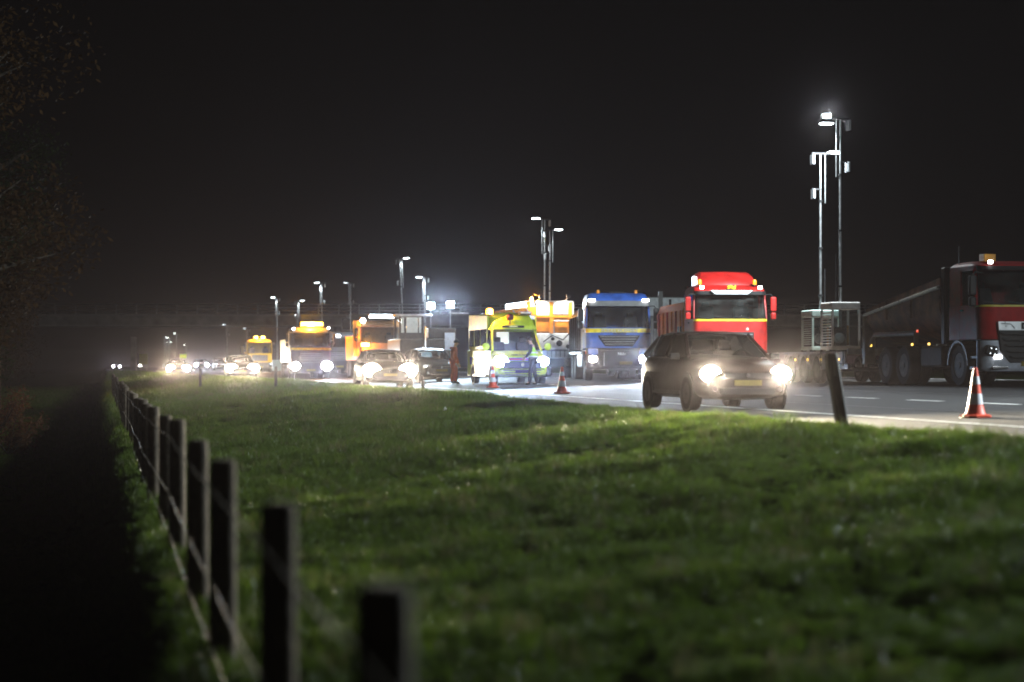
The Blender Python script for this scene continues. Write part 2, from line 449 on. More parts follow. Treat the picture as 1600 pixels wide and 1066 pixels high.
# ------------------------------------------------------------------ truck cab
def front_curve(W, rc, n=6, bulge=.05):
    """outline of the cab front in plan, from its right flank (-y) round to its left flank (+y)"""
    pts = []
    for i in range(n + 1):
        a = PI / 2 * i / n
        pts.append((-rc + rc * math.sin(a), -(W / 2 - rc) - rc * math.cos(a)))
    pts = [(-rc - .02, -W / 2)] + pts
    m = [(bulge * (1 - (2 * i / 8 - 1) ** 2), (W / 2 - rc) * (2 * i / 8 - 1)) for i in range(1, 8)]
    return pts + m + [(x, -y) for x, y in reversed(pts)]
def band(secs, t=.05, bulge=.05):
    """shell lofted through sections (z, x shift, width, corner radius)"""
    outer = []; inner = []
    for z, dx, W, rc in secs:
        c = front_curve(W, rc, bulge=bulge)
        outer.append([(x + dx, y, z) for x, y in c])
        inner.append([(x + dx - t, y * (1 - 2 * t / W), z) for x, y in c])
    b = MB(); n = len(outer[0]); k = len(secs)
    b.add([p for r in outer for p in r] + [p for r in inner for p in r], [])
    fs = []
    O = k * n
    for i in range(k - 1):
        for j in range(n - 1):
            a = i * n + j
            fs.append((a, a + 1, a + n + 1, a + n)); fs.append((O + a, O + a + n, O + a + n + 1, O + a + 1))
        for j in (0, n - 1):
            a = i * n + j; fs.append((a, a + n, O + a + n, O + a))
    for i in (0, k - 1):
        for j in range(n - 1):
            a = i * n + j; fs.append((a, a + 1, O + a + 1, O + a))
    b.f += fs
    return b
def solid_roof(secs, L, bulge=.05):
    rings = []
    for z, dx, W, rc in secs:
        c = front_curve(W, rc, bulge=bulge)
        rings.append([(x + dx, y, z) for x, y in c] + [(-L, W / 2, z), (-L, -W / 2, z)])
    return MB().loft(rings)
def cab(t, paint, W=2.45, L=2.1, zb=1.85, zt=2.55, H=2.95, rake=.22, z0=.95, bumper=None, visor=None, rc=.22, bz=.38, win=GLASS, wheel_x=-1.3, wr=.5, mirrors=BLACK):
    hw = W / 2
    bumper = bumper or paint
    band([(bz, -.06, W - .06, rc), (bz + .08, 0, W, rc), (z0 - .03, 0.0, W, rc)], .06).build('bumper', bumper, t, smooth=True)
    band([(z0, -.02, W, rc), ((z0 + zb) / 2, -.02, W, rc), (zb, -.07, W - .02, rc)], .06).build('front_panel', paint, t, smooth=True)
    band([(zb + .012, -.075, W - .04, rc), (zt - .012, -.075 - rake, W - .12, rc)], .012).build('windscreen', win, t, smooth=True)
    solid_roof([(zt, -.07 - rake, W - .08, rc), (zt + .12, -.10 - rake, W - .08, rc), (zt + (H - zt) * .6, -.2 - rake, W - .12, rc), (H - .05, -.42 - rake, W - .26, rc), (H, -.62 - rake, W - .5, rc)], L).build('roof', paint, t, smooth=True)
    for s in (1, -1):
        MB().tube([(-rc - .05, s * (hw - .03), zb), (-rc - .05 - rake, s * (hw - .06), zt + .02)], .05, 6).build('pillar', paint, t, smooth=True)
        MB().box(-1.35, -L, s * (hw - .08), s * (hw - .025), zb, zt + .03).build('rear_quarter', paint, t)
        d = MB().prism([(-rc - .02, z0), (-1.35, z0), (-1.35, zb + .02), (-rc - .07, zb + .02)], s * (hw - .05), s * hw, 'xz').build('door', paint, t, bevel=.012)
        MB().box(-1.28, -1.12, s * hw, s * (hw + .03), zb - .12, zb - .08).build('handle', BLACK, d)
        MB().prism([(-rc - .1, zb + .03), (-1.33, zb + .03), (-1.33, zt), (-rc - .09 - rake, zt)], s * (hw - .055), s * (hw - .045), 'xz').build('door_window', win, t)
        MB().box(-1.36, -L, s * (hw - .05), s * (hw - .005), z0, zb + .0).build('side_panel', paint, t, bevel=.012)
        # wheel arch, steps
        arch = []
        for i in range(13):
            a = PI * i / 12; arch.append((wheel_x + (wr + .10) * math.cos(a), wr + (wr + .10) * math.sin(a)))
        for i in range(12, -1, -1):
            a = PI * i / 12; arch.append((wheel_x + (wr + .04) * math.cos(a), wr + (wr + .04) * math.sin(a)))
        MB().prism(arch, s * (hw - .35), s * (hw + .015), 'xz').build('mudguard', BLACK, t)
        MB().box(-.28, wheel_x + wr + .12, s * (hw - .3), s * (hw - .02), .42, .5).build('step', BLACK, t, bevel=.01)
        MB().box(-.28, wheel_x + wr + .12, s * (hw - .25), s * (hw - .02), .68, .75).build('step', BLACK, t, bevel=.01)
        wheel(t, wheel_x, s * (hw - .17), wr, .3, s)
    MB().box(-L, -L + .05, -hw + .08, hw - .08, z0, zt + .05).build('back_panel', paint, t)
    MB().box(-L, -.3, -hw + .1, hw - .1, z0 - .02, z0 + .05).build('cab_floor', DARKST, t)
    MB().prism([(-.15, zb - .15), (-.6, zb - .2), (-.6, zb - .02), (-.2, zb - .0)], -hw + .12, hw - .12, 'xz').build('dashboard', BLACK, t, bevel=.03)
    for y in (.6, -.6):
        sb = MB().prism([(-.95, z0 + .3), (-1.5, z0 + .3), (-1.62, zb + .45), (-1.48, zb + .48)], y - .25, y + .25, 'xz').build('seat', SEAT, t, bevel=.05)
        MB().box(-1.66, -1.55, y - .13, y + .13, zb + .44, zb + .62).build('headrest', SEAT, sb, bevel=.04)
    MB().tube([(-.72 + .12 * math.sin(a), .6 + .21 * math.cos(a), zb + .06 + .15 * math.sin(a)) for a in [2 * PI * i / 16 for i in range(17)]], .018, 6).build('steering_wheel', BLACK, t)
    for y in (-.05, .62, -.7):
        MB().tube([(-.01, y, zb + .02), (-.04, y - .5, zb + .09)], .014, 5).build('wiper', BLACK, t)
    MB().box(-L, -.4, -.45, .45, .45, z0 - .02).build('engine_block', DARKST, t)
    return t
def chassis(t, x0, x1, axles, hw=1.22, wr=.5, z=.95, dual=True):
    for y in (.42, -.42):
        MB().box(x0, x1, y - .05, y + .05, z - .28, z - .02).build('chassis_rail', DARKST, t)
    for ax in axles:
        MB().tube([(ax, -hw + .1, wr), (ax, hw - .1, wr)], .09, 8).build('axle', DARKST, t)
        for s in (1, -1):
            wheel(t, ax, s * (hw - .15), wr, .3, s)
            if dual: wheel(t, ax, s * (hw - .47), wr, .28, s, True)
def mirrors(t, W, zt, m, rake=.1, h=.5, split=True):
    for s in (1, -1):
        y = s * (W / 2 + .20); x = -.16
        MB().tube([(x - .1, s * (W / 2 - .1), zt + .05), (x, s * (W / 2 + .12), zt + .06), (x, y, zt - .05)], .022, 6).build('mirror_arm', BLACK, t)
        b = MB().box(x - .06, x + .07, y - .10, y + .10, zt - h * .85, zt - .02).build('mirror', m, t, bevel=.05, seg=3)
        if split: MB().box(x - .06, x + .07, y - .09, y + .09, zt - h * 1.3, zt - h * .9).build('mirror', m, t, bevel=.05, seg=3)

# ------------------------------------------------------------------ blue gritting truck
def marker(t, x, y, z, w=.2, h=.06, rgb=(1, .95, .9), g=14):
    return MB().box(x - .02, x + .03, y - w / 2, y + w / 2, z - h / 2, z + h / 2).build('marker_lamp', lamp_mat('marker %.1f %.1f %.1f %.0f' % (*rgb, g), rgb, g), t, bevel=.012)
def blue_truck():
    xy = px(967, 41.5)
    t = thing('truck', 'blue cab-over truck with yellow FOKKE HOPPERT stripe below its windscreen', 'truck', xy, world_z(*xy), FACE - R(8.5), 'works trucks parked in the closed lanes')
    blue = mat('blue truck paint', (.035, .12, .50), .48, 0, .28, 2.2, spec=.2)
    yel = mat('yellow vinyl stripe', (.78, .62, .03), .45)
    W = 2.45
    cab(t, blue, W, 2.2, 1.98, 2.82, 3.32, .2, 1.22, BLACK, rc=.26, bz=.42)
    # flared grille opening with slats
    g = MB().prism([(-.80, 1.70), (.80, 1.70), (.74, 1.58), (.52, 1.28), (-.52, 1.28), (-.74, 1.58)], .015, .055, 'yz').build('grille', BLACK, t, bevel=.02)
    for k in range(4):
        z = 1.34 + k * .095; w = .5 + (z - 1.28) * .62
        MB().prism([(.05, z), (.085, z + .012), (.085, z + .03), (.05, z + .04)], -w, w, 'xz').build('grille_bar', GREYP, g)
    band([(1.80, -.035, W + .008, .262), (1.955, -.055, W - .008, .262)], .012).build('stripe', yel, t, smooth=True)
    lettering('FOKKE HOPPERT', .205, (.03, .03, 1.872), mat('blue lettering outline', (.02, .03, .2), .5), t, .012, .88)
    lettering('FOKKE HOPPERT', .205, (.037, .03, 1.872), mat('pale yellow lettering', (.85, .8, .35), .5), t, .002, .88)
    lettering('IVECO', .11, (.052, .03, 1.755), BLACK, t, .004, 1.5)
    # sun visor band above the windscreen
    band([(2.80, -.06, W - .02, .24), (3.0, -.14, W - .02, .24)], .05).build('sun_visor', GREYP, t, smooth=True)
    marker(t, -.10, -1.02, 3.02, .26, .09); marker(t, -.10, 1.02, 3.02, .26, .09)
    # plough mounting plate on the bumper
    p = MB().box(.0, .11, -.78, .78, .5, 1.14).build('plough_plate', DARKST, t, bevel=.02)
    lettering('Nido', .15, (.118, .1, 1.0), WHITE, t, .004)
    MB().tube([(.14, -.58, .55), (.14, -.58, 1.05)], .03, 8).build('hose', STEEL, p)
    MB().box(.115, .13, .02, .5, .60, .71).build('number_plate', PLATE, t)
    MB().box(.0, .02, -.4, .4, .36, .46).build('tow_beam', DARKST, t)
    for s in (1, -1):
        f = MB().prism([(s * .78, .98), (s * 1.16, .98), (s * 1.18, 1.2), (s * .80, 1.2)], -.02, .03, 'yz').build('headlight_panel', blue, t, bevel=.02)
    headlight(t, .0, -.98, .80, .34, .26, 3000, NEUT, 60, 0, 46, bulb=.14)
    headlight(t, .0, .98, .80, .34, .26, 9000, COOL, 120, 0, 46, bulb=.20)
    for y in (-.72, .72): beacon(t, -.75, y, 3.27)
    MB().box(-.62, -.66, -.3, .3, 3.33, 3.36).build('roof_hatch', BLACK, t)
    mirrors(t, W, 2.75, BLACK, h=.62, split=True)
    MB().box(-.2, -.25, -W / 2 - .004, -W / 2 - .002, 1, 1.1).build('side_lamp', REDLENS, t)
    chassis(t, -2.0, -8.2, (-5.6, -6.95), 1.22)
    bd = MB().prism([(-1.15, 1.15), (1.15, 1.15), (1.22, 2.5), (.95, 2.85), (-.95, 2.85), (-1.22, 2.5)], -2.5, -8.2, 'yz').build('hopper', mat('dark blue hopper', (.02, .05, .16), .5), t, bevel=.04)
    for k in range(6):
        for s in (1, -1): MB().box(-2.9 - k, -3.0 - k, s * 1.2, s * 1.27, 1.15, 2.5).build('rib', DARKST, bd)
    for s in (1, -1):
        MB().box(-2.3, -4.7, s * .9, s * 1.2, .5, 1.0).build('fuel_tank', STEEL, t, bevel=.06)
        MB().box(-2.25, -8.2, s * 1.2, s * 1.23, 1.02, 1.1).build('side_rail', STEEL, t)
    return t
blue_truck()

# ------------------------------------------------------------------ red truck behind the passing car
def red_truck():
    xy = px(1143, 47.0)
    t = thing('truck', 'bright red truck with roof spoiler and yellow line, behind the dark passing car', 'truck', xy, world_z(*xy), FACE - R(7), 'works trucks parked in the closed lanes')
    red = mat('bright red truck paint', (.36, .012, .010), .42, 0, .28, 2.2, coat=.2, spec=.25)
    yel = mat('yellow vinyl stripe')
    W = 2.48
    cab(t, red, W, 2.2, 2.08, 2.92, 3.25, .2, 1.05, red, rc=.2, bz=.36)
    band([(2.02, -.055, W + .006, .205), (2.085, -.062, W, .205)], .012).build('stripe', yel, t, smooth=True)
    band([(2.90, -.10, W - .06, .22), (3.02, -.10, W - .06, .22)], .05).build('header_band', BLACK, t, smooth=True)
    MB().prism([(-.72, 3.04), (.72, 3.04), (.55, 2.90), (-.55, 2.90)], -.05, .02, 'yz').build('sun_visor', mat('pale visor', (.62, .66, .7), .35), t, bevel=.02)
    roof = []
    for x, z, w in ((-.75, 3.22, 1.0), (-.95, 3.48, .98), (-1.25, 3.66, .95), (-1.7, 3.72, .94), (-2.3, 3.70, .96)):
        roof.append([(x, -w, 3.1), (x, -w, z - .12), (x, -w + .13, z), (x, 0, z + .02), (x, w - .13, z), (x, w, z - .12), (x, w, 3.1)])
    MB().loft(roof).build('roof_spoiler', red, t, smooth=True)
    b = MB()
    b.tube([(-.20, -.10, 3.17), (-.19, .02, 3.2), (-.2, .08, 3.16), (-.2, .18, 3.17)], .022, 6)
    b.tube([(-.20, -.10, 3.11), (-.19, .02, 3.14), (-.2, .08, 3.10), (-.2, .18, 3.11)], .022, 6)
    b.tube([(-.2, .15, 3.22), (-.2, .18, 3.17)], .018, 6)
    b.build('emblem', yel, t)
    marker(t, -.10, -.98, 3.14, .13, .1, (1, .97, .95), 20); marker(t, -.10, .98, 3.14, .13, .1, (1, .97, .95), 20)
    for y in (-.98, .88): beacon(t, -.55, y, 3.22, h=.2, r=.075)
    mirrors(t, W, 2.85, red, h=.6)
    headlight(t, .0, -.98, .85, .36, .24); headlight(t, .0, .98, .85, .36, .24)
    g = MB().box(0, .06, -.75, .75, 1.1, 1.65).build('grille', BLACK, t, bevel=.02)
    for k in range(5): MB().box(.055, .09, -.7, .7, 1.15 + k * .1, 1.19 + k * .1).build('grille_bar', GREYP, g)
    MB().box(.05, .07, -.26, .26, .5, .61).build('number_plate', PLATE, t)
    for (y, z, w) in ((-.15, 2.14, .2), (.35, 2.13, .14)):                     # papers on the dashboard
        MB().box(-.5, -.3, y - w / 2, y + w / 2, z - .06, z - .05).build('paper', WHITE, t)
    MB().lathe([(.08, 1.2), (.08, 3.1), (.07, 3.25)], 14, 'z', (-2.35, -1.12, 0)).build('exhaust_stack', CHROME, t, smooth=True)
    chassis(t, -2.0, -8.5, (-5.8, -7.15), 1.22)
    ora = mat('orange machinery paint', (.62, .16, .02), .45)
    bd = MB().prism([(-1.2, 1.2), (1.2, 1.2), (1.25, 2.4), (1.1, 2.75), (-1.1, 2.75), (-1.25, 2.4)], -2.6, -8.5, 'yz').build('body', ora, t, bevel=.04)
    for k in range(6):
        for s in (1, -1): MB().prism([(-2.75 - k, 1.2), (-2.9 - k, 1.2), (-2.9 - k, 2.45), (-2.75 - k, 2.45)], s * 1.22, s * 1.3, 'xz').build('rib', red if k % 2 else ora, bd)
    MB().prism([(-2.6, 1.0), (-3.2, 1.0), (-3.3, 1.9), (-2.7, 1.9)], -1.3, -1.24, 'xz').build('side_locker', BLACK, t, bevel=.02)
    return t
red_truck()

# ------------------------------------------------------------------ dark red tipper truck on the right, with its trailer
TV = 21.75
def tipper():
    xy = uv(44.85, TV)
    t = thing('truck', 'dark red tipper truck with chrome grille badge and rounded steel body', 'truck', xy, world_z(*xy), FACE, 'works trucks parked in the closed lanes')
    red = mat('dark red truck paint', (.28, .008, .008), .55, 0, .2, 4, spec=.1)
    silver = mat('blue grey bumper plastic', (.42, .45, .52), .45, .1, .15)
    W = 2.48
    cab(t, red, W, 2.0, 1.97, 2.84, 3.08, .2, 1.15, silver, rc=.34, bz=.38, wheel_x=-1.45, wr=.52)
    band([(1.94, -.06, W + .006, .342), (1.985, -.065, W, .342)], .012).build('stripe', mat('dull yellow trim', (.5, .42, .05), .5), t, smooth=True)
    g = MB().prism([(-.86, 1.38), (.86, 1.38), (.80, .85), (.55, .58), (-.55, .58), (-.80, .85)], -.02, .06, 'yz').build('grille', BLACK, t, bevel=.02)
    for k in range(5):
        z = 1.26 - k * .14; w = .74 - k * .06
        b = MB()
        for s in (1, -1): b.tube([(.08, s * (w + .10), z + .05), (.09, s * w, z), (.095, s * .08, z - .0)], .014, 6)
        b.build('grille_bar', CHROME, g)
    MB().prism([(-.88, 1.58), (.88, 1.58), (.86, 1.36), (-.86, 1.36)], .0, .075, 'yz').build('badge_panel', mat('brushed badge panel', (.6, .62, .64), .3, .6, .06), t, bevel=.012)
    lettering('DAF', .20, (.084, .0, 1.47), BLACK, t, .012, 1.5)
    MB().tube([(.085, -.80, 1.53), (.085, -.55, 1.52), (.085, -.45, 1.41)], .008, 5).build('panel_crease', GREYP, t)
    for s in (1, -1):
        h = MB().prism([(s * .86, .98), (s * 1.12, 1.02), (s * 1.17, .80), (s * .95, .72), (s * .84, .8)], -.08, .028, 'yz').build('headlight', BLACK, t, bevel=.02)
        for dy, dz in ((.92, .93), (1.04, .95), (.95, .81), (1.07, .83)):
            MB().lathe([(.048, .0), (.042, .02), (.02, .012), (.004, .012)], 14, 'x', (.03, s * dy, dz)).build('reflector', CHROME, h, smooth=True)
        MB().box(.01, .045, s * .86 - .1, s * .86 + .1, .68, .76).build('daytime_lamp', lamp_mat('daytime lamp', (1, .97, .92), 14), t, bevel=.03)
    MB().box(.04, .06, -.27, .27, .50, .62).build('number_plate', PLATE, t)
    MB().box(.0, .05, -1.0, -.6, .44, .5).build('bumper_trim', CHROME, t, bevel=.01)
    band([(2.83, -.04, W - .02, .3), (2.93, -.10, W - .02, .3)], .04).build('sun_visor', BLACK, t, smooth=True)
    marker(t, -.10, -1.0, 3.02, .11, .08, (1, 1, .98), 16)
    mirrors(t, W, 2.72, BLACK, h=.6)
    MB().box(-.55, -.85, -.95, -.65, 3.06, 3.24).build('roof_sign', mat('amber roof sign', (.55, .25, .02), .5, emit=(1, .5, .06), strength=.02), t, bevel=.01)
    for s in (-1, 1):
        MB().tube([(-1.7, s * 1.1, 3.0), (-1.7, s * 1.1, 3.5)], .012, 5).build('aerial', BLACK, t)
    chassis(t, -1.8, -7.9, (-4.95, -6.2), 1.24, .52)
    # half-pipe body: tall dark bulkhead, tapering to the tailgate
    alu = mat('worn aluminium body', (.20, .095, .055), .6, .2, .35, 3, spec=.15)
    def upipe(x, top):
        ring = []
        for i in range(15):
            a = PI * i / 14; ring.append((x, -1.22 * math.cos(a), 1.95 - .85 * math.sin(a)))
        return [(x, -1.22, top)] + ring + [(x, 1.22, top)]
    bd = MB().loft([upipe(-2.6, 2.74), upipe(-5.2, 2.42), upipe(-7.7, 2.08)]).build('body', alu, t, smooth=True)
    for s in (1, -1):
        MB().tube([(-2.6, s * 1.25, 2.50), (-7.75, s * 1.25, 1.92)], .05, 8).build('side_rail', mat('bright rail', (.6, .57, .5), .3, .8, .1), bd)
        for x in (-4.4, -6.1): MB().tube([(x, s * 1.235, 1.75), (x, s * 1.235, 2.25)], .03, 6).build('rib', alu, bd)
    MB().box(-2.35, -2.6, -1.2, 1.2, 1.05, 3.0).build('bulkhead', mat('black bulkhead', (.015, .014, .014), .6), t, bevel=.04)
    MB().tube([(-2.3, 0, 2.85), (-7.7, 0, 2.2)], .3, 10).build('rolled_tarpaulin', mat('brown tarpaulin', (.10, .05, .025), .75), t, smooth=True)
    for s in (1, -1):
        MB().tube([(-4.2, s * 1.2, 1.12), (-4.1, s * 1.22, 1.36), (-7.0, s * 1.22, 1.36), (-7.3, s * 1.22, 1.1)], .07, 8).build('mudguard', STEEL, t, smooth=True)
        MB().box(-2.5, -3.9, s * .85, s * 1.2, .48, 1.02).build('fuel_tank', DARKST, t, bevel=.08, seg=3)
        for x in (-3.2, -4.3, -7.2): MB().box(x, x - .1, s * 1.225, s * 1.245, 1.04, 1.1).build('side_lamp', lamp_mat('amber side lamp', (1, .6, .08), 2.5), t)
        MB().box(-7.75, -7.95, s * .9, s * 1.22, .55, 1.9).build('rear_post', mat('pale rear panel', (.5, .47, .42), .5), t, bevel=.02)
    MB().box(-7.75, -8.0, -1.2, 1.2, .8, 1.0).build('rear_beam', WHITE, t)
    MB().box(-4.0, -4.05, -1.24, -1.21, 1.38, 1.45).build('marker_lamp', REDLENS, t)
    return t
tipper()

def trailer():
    u0 = 54.0
    xy = uv(u0, TV)
    t = thing('low_trailer', 'low flat trailer on four small axles carrying two light towers', 'trailer', xy, world_z(*xy), FACE)
    pm = mat('lilac grey deck frame', (.30, .26, .32), .5, .2, .2)
    MB().box(0, -7.6, -1.25, 1.25, .84, .92).build('deck', mat('deck planks', (.16, .12, .09), .8), t)
    for s in (1, -1):
        arc = [(0, .62)]
        for ax in (-1.35, -2.5, -3.65, -4.8):
            arc.append((ax + .5, .62))
            for i in range(9):
                a = PI * i / 8; arc.append((ax + .47 * math.cos(a), .42 + .47 * max(math.sin(a), 0) * .86 + .2 * 0))
            arc.append((ax - .5, .62))
        arc += [(-7.6, .62), (-7.6, .92), (0, .92)]
        # side frame as separate cheek plates between the wheels
        MB().box(0, -.85, s * 1.22, s * 1.265, .58, .925).build('side_frame', pm, t)
        for a, b in ((-1.85, -2.05), (-3.0, -3.15), (-4.1, -4.3), (-5.3, -7.6)):
            MB().box(a, b, s * 1.22, s * 1.265, .58, .925).build('side_frame', pm, t)
        MB().box(-.85, -5.3, s * 1.22, s * 1.262, .845, .928).build('side_frame', pm, t)
        for ax in (-1.35, -2.5, -3.65, -4.8):
            fen = []
            for i in range(11):
                a = PI * i / 10; fen.append((ax + .49 * math.cos(a), .40 + .47 * math.sin(a)))
            for i in range(10, -1, -1):
                a = PI * i / 10; fen.append((ax + .46 * math.cos(a), .40 + .44 * math.sin(a)))
            MB().prism(fen, s * 1.0, s * 1.27, 'xz').build('mudguard', pm, t)
            wheel(t, ax, s * 1.1, .41, .24, s)
        for x in (-.45, -1.95, -3.1, -4.2): MB().box(x, x - .08, s * 1.268, s * 1.285, .66, .73).build('side_lamp', lamp_mat('amber side lamp'), t)
        for x in (-.1, -.7, -1.95): MB().tube([(x, s * 1.29, .5), (x, s * 1.29, .95)], .018, 6).build('stake', BLACK, t)
        MB().box(0, -1.0, s * 1.1, s * 1.2, .42, .55).build('side_guard', WHITE, t)
    for ax in (-1.35, -2.5, -3.65, -4.8): MB().tube([(ax, -1.1, .41), (ax, 1.1, .41)], .06, 8).build('axle', DARKST, t)
    MB().prism([(-.6, 0), (.6, 0), (.1, 1.6), (-.1, 1.6)], .55, .68, 'xy').build('drawbar', DARKST, t).rotation_euler = (0, 0, -PI / 2)
    MB().box(.0, .08, -1.22, 1.22, .84, 1.0).build('headboard', WHITE, t)
    return t, u0
trailer()

# ------------------------------------------------------------------ light towers
LED = lamp_mat('lit light-tower panel', (.86, .98, 1.0), 26)
def lamp_head(t, y, z, lit, hang, watts, face=None, aim=(-.7, 0, -1), cone=150, blend=.4):
    if hang:
        h = MB().box(-.16, .16, y - .025, y + .025, z - .30, z).build('lamp_head', GREYP, t, bevel=.01)
        MB().box(-.12, .12, y - .035, y - .025, z - .27, z - .03).build('lens', GREYP, h)
    else:
        s = 1 if y > 0 else -1
        h = MB().prism([(y - .19, z + .02), (y + .19, z + .02), (y + .18, z + .05), (y - .18, z + .05)], -.13, .13, 'yz').build('lamp_head', GREYP, t, bevel=.01)
        MB().box(-.12, .12, y - .18, y + .18, z - .01, z + .018).build('lens', LED if lit else CHROME, h)
        if lit: spot(t, (0, y, z - .08), aim, (.86, .97, 1.0), watts, cone, blend, .12)
def light_tower(label, xy, z, hm, lit_side, lit=True, watts=5000, cage=(.30, .36, .34), zc=1.3, detail=True, group='light towers for the road works', tilt=0., aim=(-.7, 0, -1), facing=False):
    t = thing('light_tower', label, 'light tower', xy, z, FACE, group)
    cm = mat('cabinet %.2f %.2f' % (cage[0], cage[2]), cage, .5, .1)
    if detail:
        MB().box(-.5, .5, -.46, .46, .06, .18).build('base', cm, t, bevel=.02)
        MB().box(-.5, .5, -.46, .46, zc - .22, zc).build('top_cover', cm, t, bevel=.04)
        for x in (-.46, .46):
            for y in (-.42, .42): MB().box(x - .03, x + .03, y - .03, y + .03, .18, zc - .22).build('corner_post', cm, t)
        MB().plate((.47, -.38, .2), (.47, .38, .2), (.47, .38, zc - .24), (.47, -.38, zc - .24), .006).build('side_pane', GLASS, t)
        for k in range(12):
            z_ = .24 + k * (zc - .5) / 12
            MB().box(-.4, .4, -.45, -.43, z_, z_ + .03).build('louvre', WHITE if cage[0] > .32 else cm, t)
        e = MB().box(-.25, .2, -.25, .05, .18, .75).build('generator', DARKST, t, bevel=.04)
        MB().lathe([(.16, 0), (.16, .08), (.05, .1)], 18, 'x', (.2, -.12, .42)).build('winch_drum', STEEL, e)
        MB().box(.22, .28, .12, .17, .2, .8).build('hose', mat('orange hose', (.5, .2, .03), .6), e)
        for x in (-.4, .4):
            for y in (-.4, .4): MB().box(x - .07, x + .07, y - .07, y + .07, 0, .07).build('foot', DARKST, t)
    else:
        MB().box(-.5, .5, -.46, .46, 0, zc).build('cabinet', cm, t, bevel=.04)
    secs = 4; zz = .3
    for k in range(secs):
        r = .048 - k * .007; z1 = .3 + (hm - .3) * (k + 1) / secs
        MB().tube([(0, 0, zz), (tilt * (z1) * 0, 0, z1)], r, 10).build('mast_section', STEEL, t, smooth=True)
        if k < secs - 1: MB().lathe([(r * 1.6, -.03), (r * 1.6, .03)], 10, 'z', (0, 0, z1)).build('collar', DARKST, t)
        zz = z1
    s = lit_side
    MB().tube([(0, s * .14, zc), (0, s * .14, hm * .42)], .02, 6).build('coiled_cable', DARKST, t)
    MB().tube([(.03, s * .14, hm * .75), (.03, s * .14, hm)], .016, 6).build('stay', STEEL, t)
    MB().box(-.04, .04, -.28, .28, hm - .03, hm + .03).build('head_bar', DARKST, t)
    MB().tube([(0, s * .1, hm), (0, s * .38, hm + .02)], .022, 6).build('arm', STEEL, t)
    lamp_head(t, s * .44, hm + (.03 if not facing else -.16), lit, False, watts, aim=aim)
    lamp_head(t, -s * .26, hm - .04, False, True, 0)
    lamp_head(t, -s * .24, hm - .04 - (hm - 1.3) * .22, False, True, 0)
    MB().box(-.03, .03, min(0, -s * .28), max(0, -s * .28), hm - .06 - (hm - 1.3) * .22, hm - .01 - (hm - 1.3) * .22).build('bracket', DARKST, t)
    if facing:                                     # the lit head is turned towards the verge
        h = MB().box(-.02, .08, s * .46 - .16, s * .46 + .16, hm - .02, hm + .16).build('lamp_head', GREYP, t, bevel=.02)
        MB().box(.08, .10, s * .46 - .12, s * .46 + .12, hm + .01, hm + .13).build('lens', lamp_mat('bright tower lens', (.85, .97, 1), 60), h, bevel=.02)
        spot(t, (.18, s * .46, hm + .07), (1, -.42, -.27), (.92, .98, 1.0), 1800, 92, .8, .06)
    return t
def on_trailer(u, dv=0.0): return uv(u, TV + dv)
zt_ = world_z(*on_trailer(57)) + .925
light_tower('green grey light tower with the shorter mast on the trailer', on_trailer(58.55, -.35), zt_, 6.15, 1, True, 6500, (.30, .38, .35), 1.3, aim=(-1, .1, -.75))
light_tower('grey light tower with the taller mast on the trailer, lamp on its left', on_trailer(57.1, -.25), zt_, 7.05, -1, True, 6500, (.40, .38, .37), 1.5, aim=(-1, -.3, -.75), facing=True)
zr_ = world_z(*px(852, 31))
light_tower('light tower behind the ambulance and blue truck, lit lamp reaching left over the orange machine', px(851, 31.4), zr_ + .9, 6.9, -1, True, 4500, detail=False, aim=(-.2, -.8, -1))
light_tower('light tower behind the ambulance and blue truck, lit lamp reaching right over the orange machine', px(859, 31.4), zr_ + .9, 6.35, 1, True, 4500, detail=False, aim=(-.5, .6, -1))
light_tower('slightly leaning light tower behind the machine with two floodlights', px(634, 22.5), .2, 8.0, 1, True, 7000, detail=False).rotation_euler = (R(3.0), 0, FACE)
light_tower('light tower with lit lamp bent left, just behind the two floodlights', px(664, 21.4), .2, 7.0, -1, True, 7000, detail=False)
light_tower('light tower standing above the truck with the amber light bar', px(503, 18.0), .15, 7.8, -1, True, 6000, detail=False)
light_tower('unlit light tower beside the overhead lane sign', px(548, 18.0), .15, 7.8, -1, False, 0, detail=False)
light_tower('distant light tower in front of the viaduct railing, lamp to its left', px(433, 14.7), .1, 7.9, -1, True, 5000, detail=False)
light_tower('distant light tower in front of the viaduct railing, lamp to its right', px(465, 16.0), .1, 7.0, 1, True, 5000, detail=False)
for i, (p, s, h, sd) in enumerate(((276, 7.0, 8.0, -1), (265, 6.2, 7.9, -1), (263, 6.0, 7.0, 1), (257, 6.0, 8.2, 1), (259.5, 5.6, 7.4, 1), (291, 6.0, 6.2, -1))):
    light_tower('tiny far light tower beyond the warm headlights, ' + ('topmost', 'second highest', 'short, lamp to the right', 'tall, beside a shorter one', 'dim, between brighter ones', 'lowest, standing apart')[i], px(p, s), .0, h, sd, True, 2500, detail=False, group='far light towers on the bend')
for p, s, h in ((355, 12, 6.0), (387, 12, 5.5)):
    light_tower('thin unlit mast just behind the small yellow truck' if p > 370 else 'thin unlit mast farther from the small yellow truck', px(p, s), .1, h, -1, False, 0, detail=False, group='unlit masts by the viaduct')

wt_ = light_tower('light tower standing beside the road ahead of the tipper truck', uv(27, 26.5), road_z(26.5), 7.2, 1, True, 5500, aim=(-1, -.25, -.5))
lamp_head(wt_, -.62, 7.25, True, False, 34000, aim=(.05, -1, -.36), cone=135, blend=.7)

